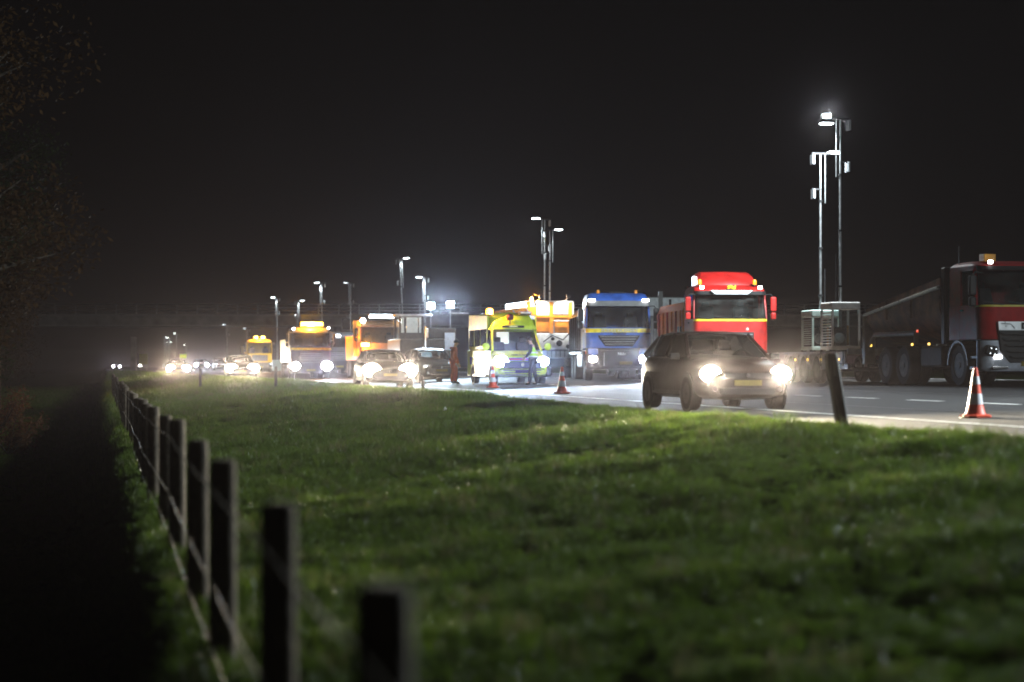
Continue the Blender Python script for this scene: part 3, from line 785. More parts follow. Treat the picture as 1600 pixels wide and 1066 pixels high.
# ------------------------------------------------------------------ ambulance
def ambulance():
    xy = px(816, 42.0)
    t = thing('ambulance', 'yellow high-roofed ambulance van with blue and red stripes and lit headlights', 'ambulance', xy, world_z(*xy), FACE)
    yel = mat('fluorescent yellow paint', (.48, .62, .04), .4, 0, .2, 2.5, coat=.2)
    W = 2.02; hw = W / 2
    st = [(0, .80, .42, .78), (-.06, .92, .34, .92), (-.3, .98, .28, 1.06), (-.75, 1, .28, 1.18), (-1.05, 1, .28, 1.25)]
    rings = []
    for x, f, zl, zt in st:
        w = hw * f
        half = [(w * .6, zl), (w * .95, zl + .05), (w, zl + .2), (w, zt - .25), (w * .96, zt - .08), (w * .85, zt), (w * .45, zt + .03)]
        rings.append([(x, a, b) for a, b in half] + [(x, -a, b) for a, b in reversed(half)])
    MB().loft(rings).build('bonnet', yel, t, smooth=True)
    for s in (1, -1):
        MB().prism([(-1.05, .30), (-6.0, .30), (-6.0, 1.32), (-1.05, 1.25)], s * (hw - .05), s * hw, 'xz').build('side_panel', yel, t, bevel=.01)
        MB().prism([(-1.95, 1.32), (-6.0, 1.32), (-6.0, 2.72), (-1.95, 2.62)], s * (hw - .11), s * (hw - .05), 'xz').build('upper_side', yel, t, bevel=.02)
        MB().tube([(-1.0, s * (hw - .07), 1.26), (-1.8, s * (hw - .20), 2.12)], .045, 6).build('pillar', yel, t, smooth=True)
        MB().tube([(-1.95, s * (hw - .05), 1.3), (-1.95, s * (hw - .14), 2.2)], .04, 6).build('pillar', BLACK, t, smooth=True)
        MB().plate((-1.06, s * (hw - .06), 1.28), (-1.93, s * (hw - .05), 1.3), (-1.93, s * (hw - .14), 2.14), (-1.78, s * (hw - .19), 2.12), .006).build('door_window', GLASSD, t)
        for a, b in ((-2.15, -3.3), (-3.5, -4.6), (-4.8, -5.8)):
            MB().box(a, b, s * (hw - .05), s * (hw - .035), 1.45, 2.1).build('side_window', GLASSD, t)
        for k in range(5):
            MB().box(-1.2 - k * .95, -1.62 - k * .95, s * hw, s * (hw + .004), .75, 1.05).build('stripe', mat('blue vinyl', (.02, .06, .4), .4), t)
        m = MB().lathe([(.06, -.06), (.14, -.03), (.14, .03), (.06, .07)], 14, 'x', (-1.02, s * (hw + .18), 1.42)).build('mirror', yel, t, smooth=True)
        MB().tube([(-1.05, s * (hw - .03), 1.3), (-1.03, s * (hw + .12), 1.36)], .025, 6).build('mirror_arm', BLACK, t)
        for wx in (-.95, -4.75):
            MB().lathe([(.42, -.02), (.42, .012), (.36, .014)], 24, 'y', (wx, s * (hw - .01), .36)).build('wheel_arch', BLACK, t)
            wheel(t, wx, s * (hw - .1), .35, .24, s)
        MB().box(-1.6, -4.2, s * hw, s * (hw + .1), .3, .36).build('step', STEEL, t)
    def arcw(x, w, z, bow=.07):
        return [(x + bow * (1 - (2 * i / 8 - 1) ** 2), w * (2 * i / 8 - 1), z) for i in range(9)]
    a = arcw(-1.0, hw - .08, 1.25, .12); b = arcw(-1.80, hw - .2, 2.12)
    MB().add(a + b, [(i, i + 1, 10 + i, 9 + i) for i in range(8)]).build('windscreen', GLASS, t, smooth=True)
    # tall roof dome
    rr = []
    for x, z, w in ((-1.72, 2.12, hw - .16), (-1.86, 2.36, hw - .16), (-2.1, 2.58, hw - .17), (-2.6, 2.72, hw - .18), (-6.0, 2.74, hw - .14)):
        rr.append([(x, -w - .08, 2.08), (x, -w, z - .14), (x, -w + .14, z - .01), (x, 0, z + .03), (x, w - .14, z - .01), (x, w, z - .14), (x, w + .08, 2.08)])
    MB().loft(rr).build('roof', yel, t, smooth=True)
    MB().box(-1.72, -1.66, -.42, .42, 2.15, 2.23).build('sign_board', BLACK, t, bevel=.01)
    MB().box(-1.655, -1.65, -.16, .16, 2.165, 2.215).build('sign_plate', mat('pale sign plate', (.6, .58, .3), .5), t)
    MB().box(-2.0, -2.35, .30, .78, 2.66, 2.78).build('light_bar', mat('dark light bar', (.08, .09, .14), .3), t, bevel=.03)
    MB().box(-1.96, -2.0, .34, .74, 2.69, 2.76).build('light_bar_lens', mat('pale bar lens', (.6, .65, .75), .25), t, bevel=.01)
    MB().lathe([(.02, 0), (.02, .16), (.12, .19), (.15, .3), (.10, .4), (.004, .43)], 14, 'z', (-1.75, -.12, 2.26)).build('swivel_lamp', mat('dark red lamp housing', (.07, .015, .03), .45), t, smooth=True)
    beacon(t, -2.0, -.86, 2.62, 6000, .26, .14)
    blue = mat('blue vinyl'); redv = mat('red vinyl', (.5, .03, .03), .4); navy = mat('navy grille plastic', (.015, .02, .06), .4)
    MB().box(-.02, .055, -.72, .72, .60, .86).build('grille', navy, t, bevel=.02)
    MB().prism([(-.6, 1.0), (.6, 1.0), (.5, .88), (-.55, .88)], -.08, .03, 'yz').build('bonnet_stripe', blue, t)
    MB().prism([(-.5, .97), (.3, .95), (.1, .91), (-.52, .92)], .0, .036, 'yz').build('bonnet_stripe', redv, t)
    MB().lathe([(.07, 0), (.06, .02)], 16, 'x', (.06, 0, .74)).build('badge', CHROME, t)
    lettering('AMBULANCE', .12, (-.27, .0, 1.10), BLACK, t, .003, 1.05).rotation_euler = (0, R(-52), 0)
    for z, w in ((.53, .9), (.44, .85), (.36, .8)):
        MB().box(.0, .045, -w * .8, w * .8, z - .014, z + .014).build('bumper_slot', navy, t)
    MB().box(.03, .055, -.27, .27, .43, .55).build('number_plate', navy, t)
    MB().box(-5.95, -6.0, -.85, .85, .4, 2.5).build('rear_door', yel, t)
    MB().box(-1.0, -5.9, -.9, .9, .28, .34).build('floor', DARKST, t)
    MB().prism([(-1.0, 1.0), (-1.5, 1.0), (-1.5, 1.24), (-1.1, 1.26)], -.88, .88, 'xz').build('dashboard', BLACK, t, bevel=.03)
    for y in (.48, -.48):
        sb = MB().prism([(-1.85, .75), (-2.3, .75), (-2.42, 1.6), (-2.28, 1.62)], y - .24, y + .24, 'xz').build('seat', SEAT, t, bevel=.05)
        MB().box(-2.45, -2.34, y - .12, y + .12, 1.6, 1.8).build('headrest', SEAT, sb, bevel=.04)
    MB().box(-2.75, -2.8, -.9, .9, .4, 2.3).build('partition', GREYP, t)
    MB().box(-2.70, -2.745, -.45, .02, 1.55, 2.1).build('partition_pane', lamp_mat('glowing pale pane', (1, 1, .95), 1.1), t)  # pale pane on the partition with its own glow
    headlight(t, -.02, -.80, .86, .30, .34, 8000, (.50, .70, 1), 120, 0, 50, bulb=.25)
    headlight(t, -.02, .80, .86, .30, .34, 5500, (.50, .70, 1), 90, 0, 50, bulb=.2)
    MB().box(-2.4, -2.5, -hw - .012, -hw, .62, .70).build('side_lamp', lamp_mat('amber side lamp'), t)
    return t
ambulance()

# ------------------------------------------------------------------ works machine in orange and white behind the ambulance
ORA = mat('orange machine paint', (.72, .24, .015), .42, coat=.2)
def planer():
    xy = px(858, 35.0)
    t = thing('road_planer', 'orange and white road planing machine with raised conveyor behind the ambulance', 'road machine', xy, world_z(*xy), FACE)
    MB().box(0, -6.5, -1.2, 1.2, .9, 2.0).build('chassis_body', WHITE, t, bevel=.05)
    MB().box(-.05, -6.4, -1.21, 1.21, 2.02, 2.75).build('hood', ORA, t, bevel=.08)
    MB().box(-.02, -5.0, -1.0, 1.15, 2.77, 3.45).build('operator_housing', WHITE, t, bevel=.05)
    for y in (-.95, .1, .95): MB().box(.0, .05, y - .09, y + .09, 2.0, 3.4).build('frame_post', ORA, t)
    MB().box(.0, .06, -1.2, 1.2, 2.7, 2.8).build('cross_beam', ORA, t)
    MB().box(-.0, .05, .15, .85, 2.85, 3.4).build('panel', WHITE, t, bevel=.02)
    MB().box(.0, .05, -1.2, -.4, 1.3, 1.98).build('panel', WHITE, t, bevel=.02)
    MB().box(.0, .08, -.35, 1.15, 1.2, 1.28).build('rail', STEEL, t)
    for k in range(7): MB().tube([(.05, -.1 + k * .2, .92), (.05, -.1 + k * .2, 1.25)], .018, 5).build('rail_post', STEEL, t)
    for (y, z, r) in ((.45, 1.55, .14), (.85, 1.4, .1), (.15, 1.75, .08)):
        MB().lathe([(r, 0), (r * .9, .12), (.02, .13)], 14, 'x', (.05, y, z)).build('hose_reel', DARKST, t)
    MB().tube([(.12, -.3, 1.6), (.2, .1, 1.9), (.16, .6, 1.7), (.1, .9, 2.0)], .03, 6).build('hose', BLACK, t)
    MB().tube([(.1, .2, 2.0), (.1, .2, 2.55), (.1, .95, 2.55), (.1, .95, 2.0)], .03, 6).build('ladder_frame', STEEL, t)
    # conveyor reaching out over the ambulance side
    c = MB().prism([(-.4, 2.5), (-.4, 3.2), (-3.4, 2.85), (-3.4, 2.55)], .3, -.3, 'yz')
    cv = MB().loft([[(x, y, z) for x, z in ((.2, z0), (.2, z0 + .5), (-.6, z0 + .5), (-.6, z0))] for y, z0 in ((-.6, 2.7), (-1.6, 2.62), (-3.0, 2.35))]).build('conveyor', ORA, t, bevel=.03)
    for k in range(4): MB().tube([(.22, -.8 - k * .6, 2.7 - k * .09), (.22, -1.1 - k * .6, 3.1 - k * .09)], .025, 5).build('conveyor_brace', STEEL, cv)
    MB().tube([(.1, -.6, 3.2), (.0, -.75, 3.75), (-.3, -.4, 3.7)], .03, 6).build('lifting_hook', DARKST, t)
    for s in (1, -1):
        for x in (-.9, -5.4):
            MB().box(x + .7, x - .7, s * .85, s * 1.2, .02, .55).build('crawler_track', RUBBER, t, bevel=.15, seg=3)
            MB().tube([(x, s * 1.0, .5), (x, s * 1.0, .95)], .1, 8).build('leg_column', STEEL, t)
    beacon(t, -.5, -.7, 3.45, 1500)
    # work lamps on the machine's own front rail
    for y in (-.5, .75):
        h = MB().box(.55, .62, y - .09, y + .09, 3.55, 3.68).build('work_lamp', BLACK, t, bevel=.01)
        MB().tube([(-.1, y, 3.45), (.5, y, 3.58)], .02, 5).build('lamp_arm', STEEL, t)
        MB().box(.535, .55, y - .08, y + .08, 3.56, 3.67).build('lamp_lens', lamp_mat('work lamp lens', (1, .97, .9), 10), h)
        spot(t, (.5, y, 3.55), (-.42, 0, -1), (1, .95, .86), 230, 130, .6, .06)
    return t
planer()

def floodlit_machine():
    xy = px(668, 32.0)
    t = thing('road_roller', 'dark tall road machine with canopy cabin and two glaring floodlights', 'road machine', xy, world_z(*xy), FACE)
    dk = mat('dark machine paint', (.05, .045, .04), .5)
    MB().box(0, -4.6, -1.35, 1.5, .9, 2.0).build('machine_body', dk, t, bevel=.08)
    MB().box(-.2, -3.0, .1, 1.45, 2.0, 2.55).build('engine_hood', dk, t, bevel=.08)
    for x in (-.4, -2.2):
        for y in (-1.3, -.2): MB().box(x - .05, x + .05, y - .05, y + .05, 2.0, 3.1).build('cabin_post', dk, t)
    MB().box(-.05, -2.6, -1.55, .25, 3.1, 3.2).build('canopy', mat('pale canopy', (.5, .52, .54), .4), t, bevel=.02)
    for a, b in ((-1.24, -1.1), (-.98, -.42), (-.36, -.24)):
        MB().box(-.41, -.39, a, b, 2.3, 3.05).build('cabin_window', mat('lit cabin pane', (.3, .34, .34), .3, emit=(.75, .85, .85), strength=.22), t)
    MB().box(-.36, -.44, -1.26, -.16, 2.0, 2.3).build('cabin_front', dk, t)
    for y, z in ((.22, 3.62), (1.20, 3.68)):
        MB().tube([(-.5, y, 2.2), (-.5, y, z)], .04, 8).build('lamp_pole', STEEL, t)
        h = MB().box(-.55, -.38, y - .19, y + .19, z - .17, z + .17).build('floodlight', BLACK, t, bevel=.02)
        MB().box(-.38, -.36, y - .17, y + .17, z - .15, z + .15).build('lamp_lens', lamp_mat('floodlight lens', (.70, .88, 1), 110), h)
        spot(t, (-.28, y, z), (1, .1, -.22), (.62, .82, 1.0), 11000, 125, .8, .08)
    MB().box(-.3, -.36, 1.1, 2.1, 3.25, 3.29).build('cross_arm', STEEL, t)
    MB().box(.02, .06, .85, 1.35, 1.45, 2.3).build('white_board', mat('glowing pale board', (.55, .62, .72), .5, emit=(.6, .75, .95), strength=.25), t)  # emission stands in for light falling on the board
    for x in (-.6, -3.9):
        MB().tube([(x, -1.25, .6), (x, 1.35, .6)], .6, 22).build('drum', STEEL, t, smooth=True)
    MB().tube([(.1, -.15, 1.2), (.1, -.15, 2.6)], .07, 8).build('exhaust_stack', CHROME, t)
    marker(t, .02, -.15, 1.5, .16, .14, (1, .95, .9), 12)
    return t
floodlit_machine()

# ------------------------------------------------------------------ other works trucks
def plain_truck(label, xy, paint, zb, zt, H, on, rgb, glow, extra, W=2.4, bulb=.12, body=None, name='truck', rz=None, rgb2=None):
    t = thing(name, label, 'truck', xy, world_z(*xy), FACE if rz is None else rz, 'works trucks parked in the closed lanes')
    cab(t, paint, W, 2.0, zb, zt, H, .18, .95, BLACK, rc=.2)
    g = MB().box(.0, .06, -.7, .7, 1.05, 1.6).build('grille', BLACK, t, bevel=.02)
    for k in range(4): MB().box(.055, .085, -.65, .65, 1.12 + k * .12, 1.16 + k * .12).build('grille_bar', GREYP, g)
    for s in (1, -1): headlight(t, .0, s * .92, .78, .34, .24, on, rgb if s < 0 else rgb2 or rgb, glow, 0, 46, side=-s, bulb=bulb if s < 0 else bulb * 1.2)
    MB().box(.05, .07, -.26, .26, .48, .59).build('number_plate', PLATE, t)
    mirrors(t, W, zt - .05, BLACK, h=.6)
    chassis(t, -1.9, -7.5, (-5.2, -6.5), 1.2)
    MB().prism([(-1.15, 1.0), (1.15, 1.0), (1.2, 2.4), (-1.2, 2.4)], -2.4, -7.6, 'yz').build('body', body or paint, t, bevel=.03)
    extra(t)
    return t
YELP = mat('amber yellow truck paint', (.62, .34, .02), .4, coat=.3)
def sign_truck(t):
    MB().box(-.15, -.3, -.72, .72, 3.32, 3.56).build('sign_box', BLACK, t)
    for k in range(16):
        MB().box(-.15, -.13, -.68 + k * .085, -.61 + k * .085, 3.35, 3.53).build('lamp_row', lamp_mat('lit message sign', (.8, .92, 1), 30), t)
    spot(t, (-.05, 0, 3.44), (1, 0, -.1), (.8, .92, 1), 1500, 130, .8, .1)
    for y in (-1.05, 1.1):
        h = MB().lathe([(.14, 0), (.12, .06), (.02, .08)], 14, 'x', (-.2, y, 3.2)).build('spot_lamp', lamp_mat('roof spot lamp', (.82, .93, 1), 40), t)
        spot(t, (-.05, y, 3.2), (1, 0, -.12), (.8, .92, 1), 1300, 110, .8, .06)
    h = MB().box(.04, .12, -1.2, -.72, 1.75, 1.95).build('flashing_lamp', lamp_mat('lit amber lens', (1, .40, .03), 12), t, bevel=.03)
    point(t, (.3, -.95, 1.85), (1, .4, .03), 450, .1)
    marker(t, .05, 1.05, 1.85, .34, .26, (1, .85, .6), 25)
    marker(t, .08, 1.55, 1.55, .16, .16, (.85, .93, 1), 25)
    for y in (-1.5, -1.3): MB().box(-.3, -.35, y - .08, y + .08, 1.2, 3.2).build('side_pipe', ORA, t)
    beacon(t, -.9, -1.1, 3.25)
plain_truck('dark truck with a white lit message sign along its roof', px(597, 28.0), mat('dark orange brown paint', (.16, .08, .03), .45), 1.95, 2.85, 3.25, 0, NEUT, 20, sign_truck, body=ORA)
def bar_truck(t):
    b = MB().box(-.45, -.7, -.56, .76, 3.14, 3.38).build('light_bar', lamp_mat('lit amber bar', (1, .42, .02), 10), t, bevel=.04)
    point(t, (-.2, 0, 3.3), (1, .40, .02), 2600, .15)
    marker(t, -.12, -1.02, 2.98, .13, .11, (.95, .93, 1), 30); marker(t, -.12, 1.05, 3.02, .12, .11, (1, .85, .8), 26)
    band([(1.72, -.03, 2.42, .205), (1.86, -.05, 2.41, .205)], .012).build('stripe', mat('yellow vinyl stripe'), t, smooth=True)
    MB().box(.0, .05, -.25, .25, 1.3, 1.5).build('badge_panel', GREYP, t)
plain_truck('truck with a glowing amber light bar on its roof, in the line of traffic', px(486, 26.5), mat('dark grey truck paint', (.06, .06, .065), .4), 1.95, 2.75, 3.1, 9000, NEUT, 120, bar_truck, bulb=.25, rgb2=(.75, .84, 1), body=YELP)
def pair_truck(t):
    for y in (-.34, .34): 
        MB().lathe([(.17, 0), (.17, .16), (.1, .22)], 14, 'z', (-.6, y, 3.05)).build('beacon', lamp_mat('lit amber lens'), t)
    point(t, (-.35, 0, 3.2), (1, .40, .02), 1500, .2)
plain_truck('small yellow truck with two amber beacons far down the line', px(406, 17.6), YELP, 1.75, 2.7, 3.0, 0, NEUT, 20, pair_truck, W=2.2)
def plain(t):
    marker(t, -.05, -.2, 2.72, .5, .16, (.9, .93, 1), 14)
plain_truck("dark lorry between the light-bar truck and the message-sign truck", px(531, 22.0), mat('dark grey truck paint'), 1.9, 2.6, 3.0, 0, COOL, 20, plain)

# grey box body standing between the blue and the red truck
def site_box():
    xy = px(1030, 34.5)
    t = thing('box_trailer', 'grey box trailer with slatted end parked between the blue and red trucks', 'trailer', xy, world_z(*xy), FACE, None)
    gm = mat('pale grey panel', (.42, .46, .48), .5); dm = mat('slatted dark panel', (.11, .12, .12), .6)
    MB().box(0, -6, -1.25, 1.25, .95, 3.6).build('box_body', dm, t, bevel=.03)
    MB().box(.0, .03, -1.22, 1.22, 2.75, 3.56).build('upper_panel', gm, t)
    for k in range(18): MB().box(.0, .03, -1.15 + k * .13, -1.08 + k * .13, 1.1, 2.62).build('slat', GREYP, t)
    MB().box(.03, .07, -.05, .15, 2.4, 3.85).build('vent_stack', dm, t); MB().box(.03, .07, .45, .55, 2.3, 3.5).build('post', BLACK, t)
    for x in (-1.2, -4.8):
        for s in (1, -1): wheel(t, x, s * 1.05, .48, .28, s)
    for x in (-1.2, -4.8): MB().tube([(x, -1.05, .48), (x, 1.05, .48)], .07, 8).build('axle', DARKST, t)
    MB().box(-.1, -5.9, -.5, .5, .6, .95).build('frame', DARKST, t)
    for k in range(4):
        for s in (1,): MB().box(.03, .05, -1.3, -1.0, .3 + k * .16, .36 + k * .16).build('step', STEEL, t)
    return t
site_box()

# ------------------------------------------------------------------ traffic on the hard shoulder
DK = mat('black car paint', (.010, .010, .012), .45, 0, .15, spec=.15)
BRN = mat('dark maroon car paint', (.014, .005, .005), .4, 0, .15, spec=.12)
GRY = mat('grey car paint', (.035, .035, .04), .45, 0, .1, spec=.15)
G = 'cars driving along the hard shoulder'
car('car', 'dark car with glaring headlights passing in front of the red truck', px(1168, 86.0), BRN, 4.1, 1.82, 1.48, rz=FACE + R(1.5), on=8000, rgb=WARM, glow=90, group=G, bulb=.175, cone=110)
car('car', 'dark car with glaring headlights in front of the message-sign truck', px(610, 41.0), DK, 4.4, 1.9, 1.5, on=11000, rgb=WARM, glow=130, group=G, bulb=.30)
car('car', 'car with one blinding and one smaller headlight in front of the small yellow truck', px(379, 25.5), GRY, 4.3, 1.8, 1.5, on=11000, rgb=WARM, glow=130, group=G, bulb=.30)
car('car', 'car with close-set warm headlights at the far end of the grass', px(279, 18.0), GRY, 4.3, 1.8, 1.5, on=11000, rgb=(1, .82, .56), glow=130, group=G, bulb=.30)
G2 = 'far cars on the bend'
car('car', 'far car with cool white headlights next to the yellow sign', px(315, 12.0), DK, on=3500, rgb=COOL, glow=90, group=G2, bulb=.2)
car('car', 'far car with a single cool headlight showing between other cars', px(346, 13.0), DK, on=2500, rgb=COOL, glow=70, group=G2, bulb=.18, only=1)
car('car', 'tiny far car with cool headlights left of the pale pillar', px(182, 7.0), DK, on=1200, rgb=(.9, .9, 1), glow=60, group=G2, bulb=.2)
car('car', 'tiny far car with one headlight by the pale pillar', px(214, 7.0), DK, on=800, rgb=(1, .9, .85), glow=60, group=G2, bulb=.2, only=1)
sc_ = car('car', 'pale service car with yellow-green band beside the man in orange', px(690, 35.0), mat('pale car paint', (.05, .055, .055), .55, spec=.1), on=0, rz=FACE + R(6))
for z_, m_ in ((.62, mat('fluorescent yellow paint')),):
    for s in (1, -1): MB().box(-.6, -3.9, s * .905, s * .915, z_ - .1, z_ + .12).build('reflective_band', m_, sc_)

# ------------------------------------------------------------------ traffic cones
def cone(label, xy, h=.75):
    t = thing('traffic_cone', label, 'traffic cone', xy, world_z(*xy), FACE + R(12), 'traffic cones along the edge line')
    red = mat('orange red cone plastic', (.55, .06, .025), .5); wh = mat('white cone sleeve', (.5, .51, .55), .5)
    MB().loft([[(x * a, y * a, z) for x, y in ((1, .6), (.6, 1), (-.6, 1), (-1, .6), (-1, -.6), (-.6, -1), (.6, -1), (1, -.6))] for a, z in ((.2, 0), (.205, .03), (.17, .05))]).build('base', red, t)
    rad = lambda z: .135 - (.135 - .03) * (z - .05) / (h - .05)
    cuts = [.05, .20, .36, .50, .62, h]
    for i in range(5):
        a, b = cuts[i], cuts[i + 1]
        w = i in (1, 3); e = .003 if w else 0
        prof = [(rad(a) + e, a), (rad(b) + e, b)]
        if i == 0: prof = [(.165, .045), (rad(a) + .01, .075), (rad(b), b)]
        MB().lathe(prof + ([(rad(b) * .5, b + .006)] if i == 4 else []), 20).build('sleeve' if w else 'cone_section', wh if w else red, t, smooth=True)
    return t
cone('traffic cone in front of the ambulance headlight', px(770, 44.5))
cone('traffic cone between the ambulance and the blue truck', px(878, 55.0))
cone('large clear traffic cone in front of the dark red tipper truck', px(1524, 104.0))
k_ = thing('cone_foot', 'small pale foot plate lying against the traffic cone by the tipper', 'foot plate', px(1506, 104.5), world_z(*px(1506, 104.5)) + .004, FACE)
MB().box(-.03, .03, -.06, .04, 0, .015).build('plate', mat('pale brass', (.6, .5, .3), .4), k_); MB().box(-.012, .012, -.012, .012, .015, .05).build('peg', mat('pale brass'), k_)

# ------------------------------------------------------------------ verge posts
def verge_post(label, p, s, h, w, lean, refl=False, drop=None):
    xy = px(p, s); z = world_z(*xy)
    t = thing('verge_post', label, 'post', xy, z - .05, FACE, 'black posts along the verge')
    dk = mat('black post plastic', (.02, .02, .02), .6)
    MB().loft([[(dx * w * f, dy * w * f + lean * zz, zz) for dx, dy in ((.5, .35), (.35, .5), (-.35, .5), (-.5, .35), (-.5, -.35), (-.35, -.5), (.35, -.5), (.5, -.35))] for zz, f in ((-.2, 1), (h * .6, .98), (h * .95, .96), (h, .8))]).build('post_body', dk, t, smooth=True)
    for q in ((-.5, .5) if refl else (.0,)):
        MB().box(w * .5, w * .5 + .006, q * w * 1.6 - .02 + lean * h * .8, q * w * 1.6 + .02 + lean * h * .8, h * .72, h * .92).build('reflector', WHITE if refl else mat('dull reflector', (.05, .05, .05), .5), t)
    return t
verge_post('thick black leaning verge post in front of the low trailer', 1318, 128, .98, .14, -.17)
verge_post('black verge post with two white reflectors by the man in orange', 661, 52, .5, .09, 0, True)
verge_post('thin black verge post below the light-bar truck', 431, 38, 1.0, .12, 0)
verge_post('thin black verge post below the far cool headlights', 313, 31, 1.1, .13, 0)
b_ = MB()
b_.add([(0, 0, .05), (.05, .01, .09), (.08, .05, .05), (.03, .07, .1), (-.02, .04, .06), (.03, .03, .13)], [(0, 1, 5), (1, 2, 5), (2, 3, 5), (3, 4, 5), (4, 0, 5), (0, 4, 3, 2, 1)])
xy_ = px(693, 80)
tag(b_.build('litter', mat('white paper', (.8, .8, .8), .7), loc=(xy_[0], xy_[1], world_z(*xy_) + .03)), 'crumpled scrap of white paper lying on the grass', 'litter')

# ------------------------------------------------------------------ fence on the left
def fence():
    A = (-.285, 4.40); sl = -.206
    t = thing('fence', 'weathered post and wire fence running along the grass', 'fence', (0, 0), 0)
    wood = mat('weathered fence wood', (.15, .12, .09), .85, 0, .35, 8, bump=.5, bscale=25)
    wire = mat('bright fence wire', (.30, .27, .23), .6, .6, .2)
    pos = []
    near = [1.75, 4.40, 7.03, 10.25, 12.95, 16.7, 20.2]; i = 0; D = near[0]
    while D < 118:
        jit = random.uniform(-.06, .06) if i > 4 else 0
        x = A[0] + sl * (D - A[1]) + (random.uniform(-.03, .03) if i > 4 else 0)
        gz = world_z(x, D)
        top = CAM_Z - .48 + (random.uniform(-.04, .04) if i > 4 else 0)
        h = max(top - gz, .9)
        if D > 30: top = gz + random.uniform(.98, 1.12)
        r = .072 + random.uniform(-.006, .006)
        l1, l2 = random.uniform(-.03, .03), random.uniform(-.03, .03)
        MB().lathe([(r * 1.02, gz - .3), (r, gz + .3), (r * .97, top - .03), (r * .85, top - .006), (r * .5, top)], 12, 'z', (x, D, 0)).build('post', wood, t, smooth=True)
        pos.append((x, D, gz, top)); i += 1; D = near[i] if i < len(near) else D + 3.2 + jit
    for dz, sag in ((.14, .015), (.62, .015), (.95, .01)):
        pts = []
        for a, b in zip(pos, pos[1:]):
            for k in range(4):
                f = k / 4; z = (a[3] * (1 - f) + b[3] * f) - dz - sag * 4 * f * (1 - f)
                pts.append((a[0] + (b[0] - a[0]) * f - .065, a[1] + (b[1] - a[1]) * f, z))
        MB().tube(pts, .0038 if dz < .9 else .0025, 6).build('wire', wire, t, smooth=True)
    return t
fence()

# ------------------------------------------------------------------ viaduct, pillar, signs
def viaduct():
    D = 310.0
    x0, x1 = -175.0, 90.0
    t = thing('viaduct', 'concrete viaduct with railing crossing above the far traffic', 'bridge', (0, D), 0)
    con = mat('stained concrete', (.17, .165, .155), .85, 0, .25, .6, bump=.3, bscale=3)
    MB().box(x0, x1, 0, 9, 7.0, 8.7).build('girder', con, t)
    MB().box(x0, x1, -.35, 0, 8.55, 8.85).build('deck_edge', mat('pale edge beam', (.22, .21, .2), .8), t)
    MB().box(x0, x1, -.1, 0, 6.95, 7.15).build('lower_edge', mat('pale edge beam'), t)
    for z in (9.35, 9.85, 10.35): MB().tube([(x0, -.15, z), (x1, -.15, z)], .06, 5).build('rail', STEEL, t)
    x = x0
    while x < x1:
        MB().box(x - .06, x + .06, -.2, -.1, 8.85, 10.4).build('railing_post', STEEL, t); x += 3.15
    for x in (-100, -29, 30, 72): 
        MB().box(x - .7, x + .7, 1, 8, -1, 7.0).build('pier', con, t, bevel=.1)
    return t
viaduct()
pil = thing('pillar', 'pale concrete pillar standing alone beyond the end of the grass', 'pillar', px(209, 10.0), -.5, 0)
MB().box(-.42, .42, -.4, .4, 0, 5.8).build('shaft', mat('stained concrete'), pil, bevel=.04); MB().box(-.6, .6, -.6, .6, -.5, .4).build('footing', mat('stained concrete'), pil)
def sign(label, p, s, z0, w, h, rgb, name='road_sign', lit=0):
    t = thing(name, label, 'sign', px(p, s), 0, 0)
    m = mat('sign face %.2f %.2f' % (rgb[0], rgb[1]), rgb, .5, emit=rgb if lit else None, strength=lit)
    MB().box(-w / 2, w / 2, -.04, 0, z0, z0 + h).build('sign_face', m, t); MB().box(-w / 2 - .04, w / 2 + .04, .0, .04, z0 - .04, z0 + h + .04).build('frame', GREYP, t)
    for x in (-w * .35, w * .35): MB().tube([(x, .08, -1), (x, .08, z0 + h * .8)], .05, 6).build('sign_leg', STEEL, t)
    return t
sign('olive green road sign next to the pale pillar', 224, 9.0, 1.0, 1.5, 1.9, (.32, .36, .05))
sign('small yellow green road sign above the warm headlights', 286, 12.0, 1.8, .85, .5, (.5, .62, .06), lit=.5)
ms = thing('lane_sign', 'dark square overhead lane sign hung on the viaduct', 'sign', (px(536, 10.3)[0], 309.2), 6.2, 0)
MB().box(-.85, .85, -.2, .2, 0, 2.1).build('sign_box', mat('dull sign box', (.2, .2, .2), .6), ms); MB().box(-.7, .7, -.25, -.2, .2, 1.9).build('sign_face', BLACK, ms); MB().box(-.1, .1, -.1, .1, 2.1, 2.4).build('bracket', STEEL, ms)

# ------------------------------------------------------------------ grass
GRASS = mat('grass blades', (.12, .195, .022), .42, 0, .5, .8, trans=.5)
DRYG = mat('pale dry grass blades', (.17, .16, .07), .6, 0, .3, 1.2, trans=.4)
def tuft(seed, n, rad, h0, h1, w, m):
    rnd = random.Random(seed); b = MB()
    for i in range(n):
        a = rnd.uniform(0, 2 * PI); r = rad * math.sqrt(rnd.random())
        x, y = r * math.cos(a), r * math.sin(a)
        h = rnd.uniform(h0, h1); d = rnd.uniform(0, 2 * PI); ln = rnd.uniform(.15, .75) * h
        dx, dy = math.cos(d), math.sin(d); px_, py_ = -dy * w / 2, dx * w / 2
        p1 = (x + dx * ln * .35, y + dy * ln * .35, h * .6); p2 = (x + dx * ln, y + dy * ln, h * rnd.uniform(.8, 1))
        b.add([(x - px_, y - py_, -.02), (x + px_, y + py_, -.02), (p1[0] + px_ * .8, p1[1] + py_ * .8, p1[2]), (p1[0] - px_ * .8, p1[1] - py_ * .8, p1[2]), p2], [(0, 1, 2, 3), (3, 2, 4)])
    me = bpy.data.meshes.new('grass_tuft'); me.from_pydata(b.v, [], b.f); me.materials.append(m)
    return bpy.data.objects.new('grass_tuft', me)
tcol = bpy.data.collections.new('grass_tufts')
NV = 8
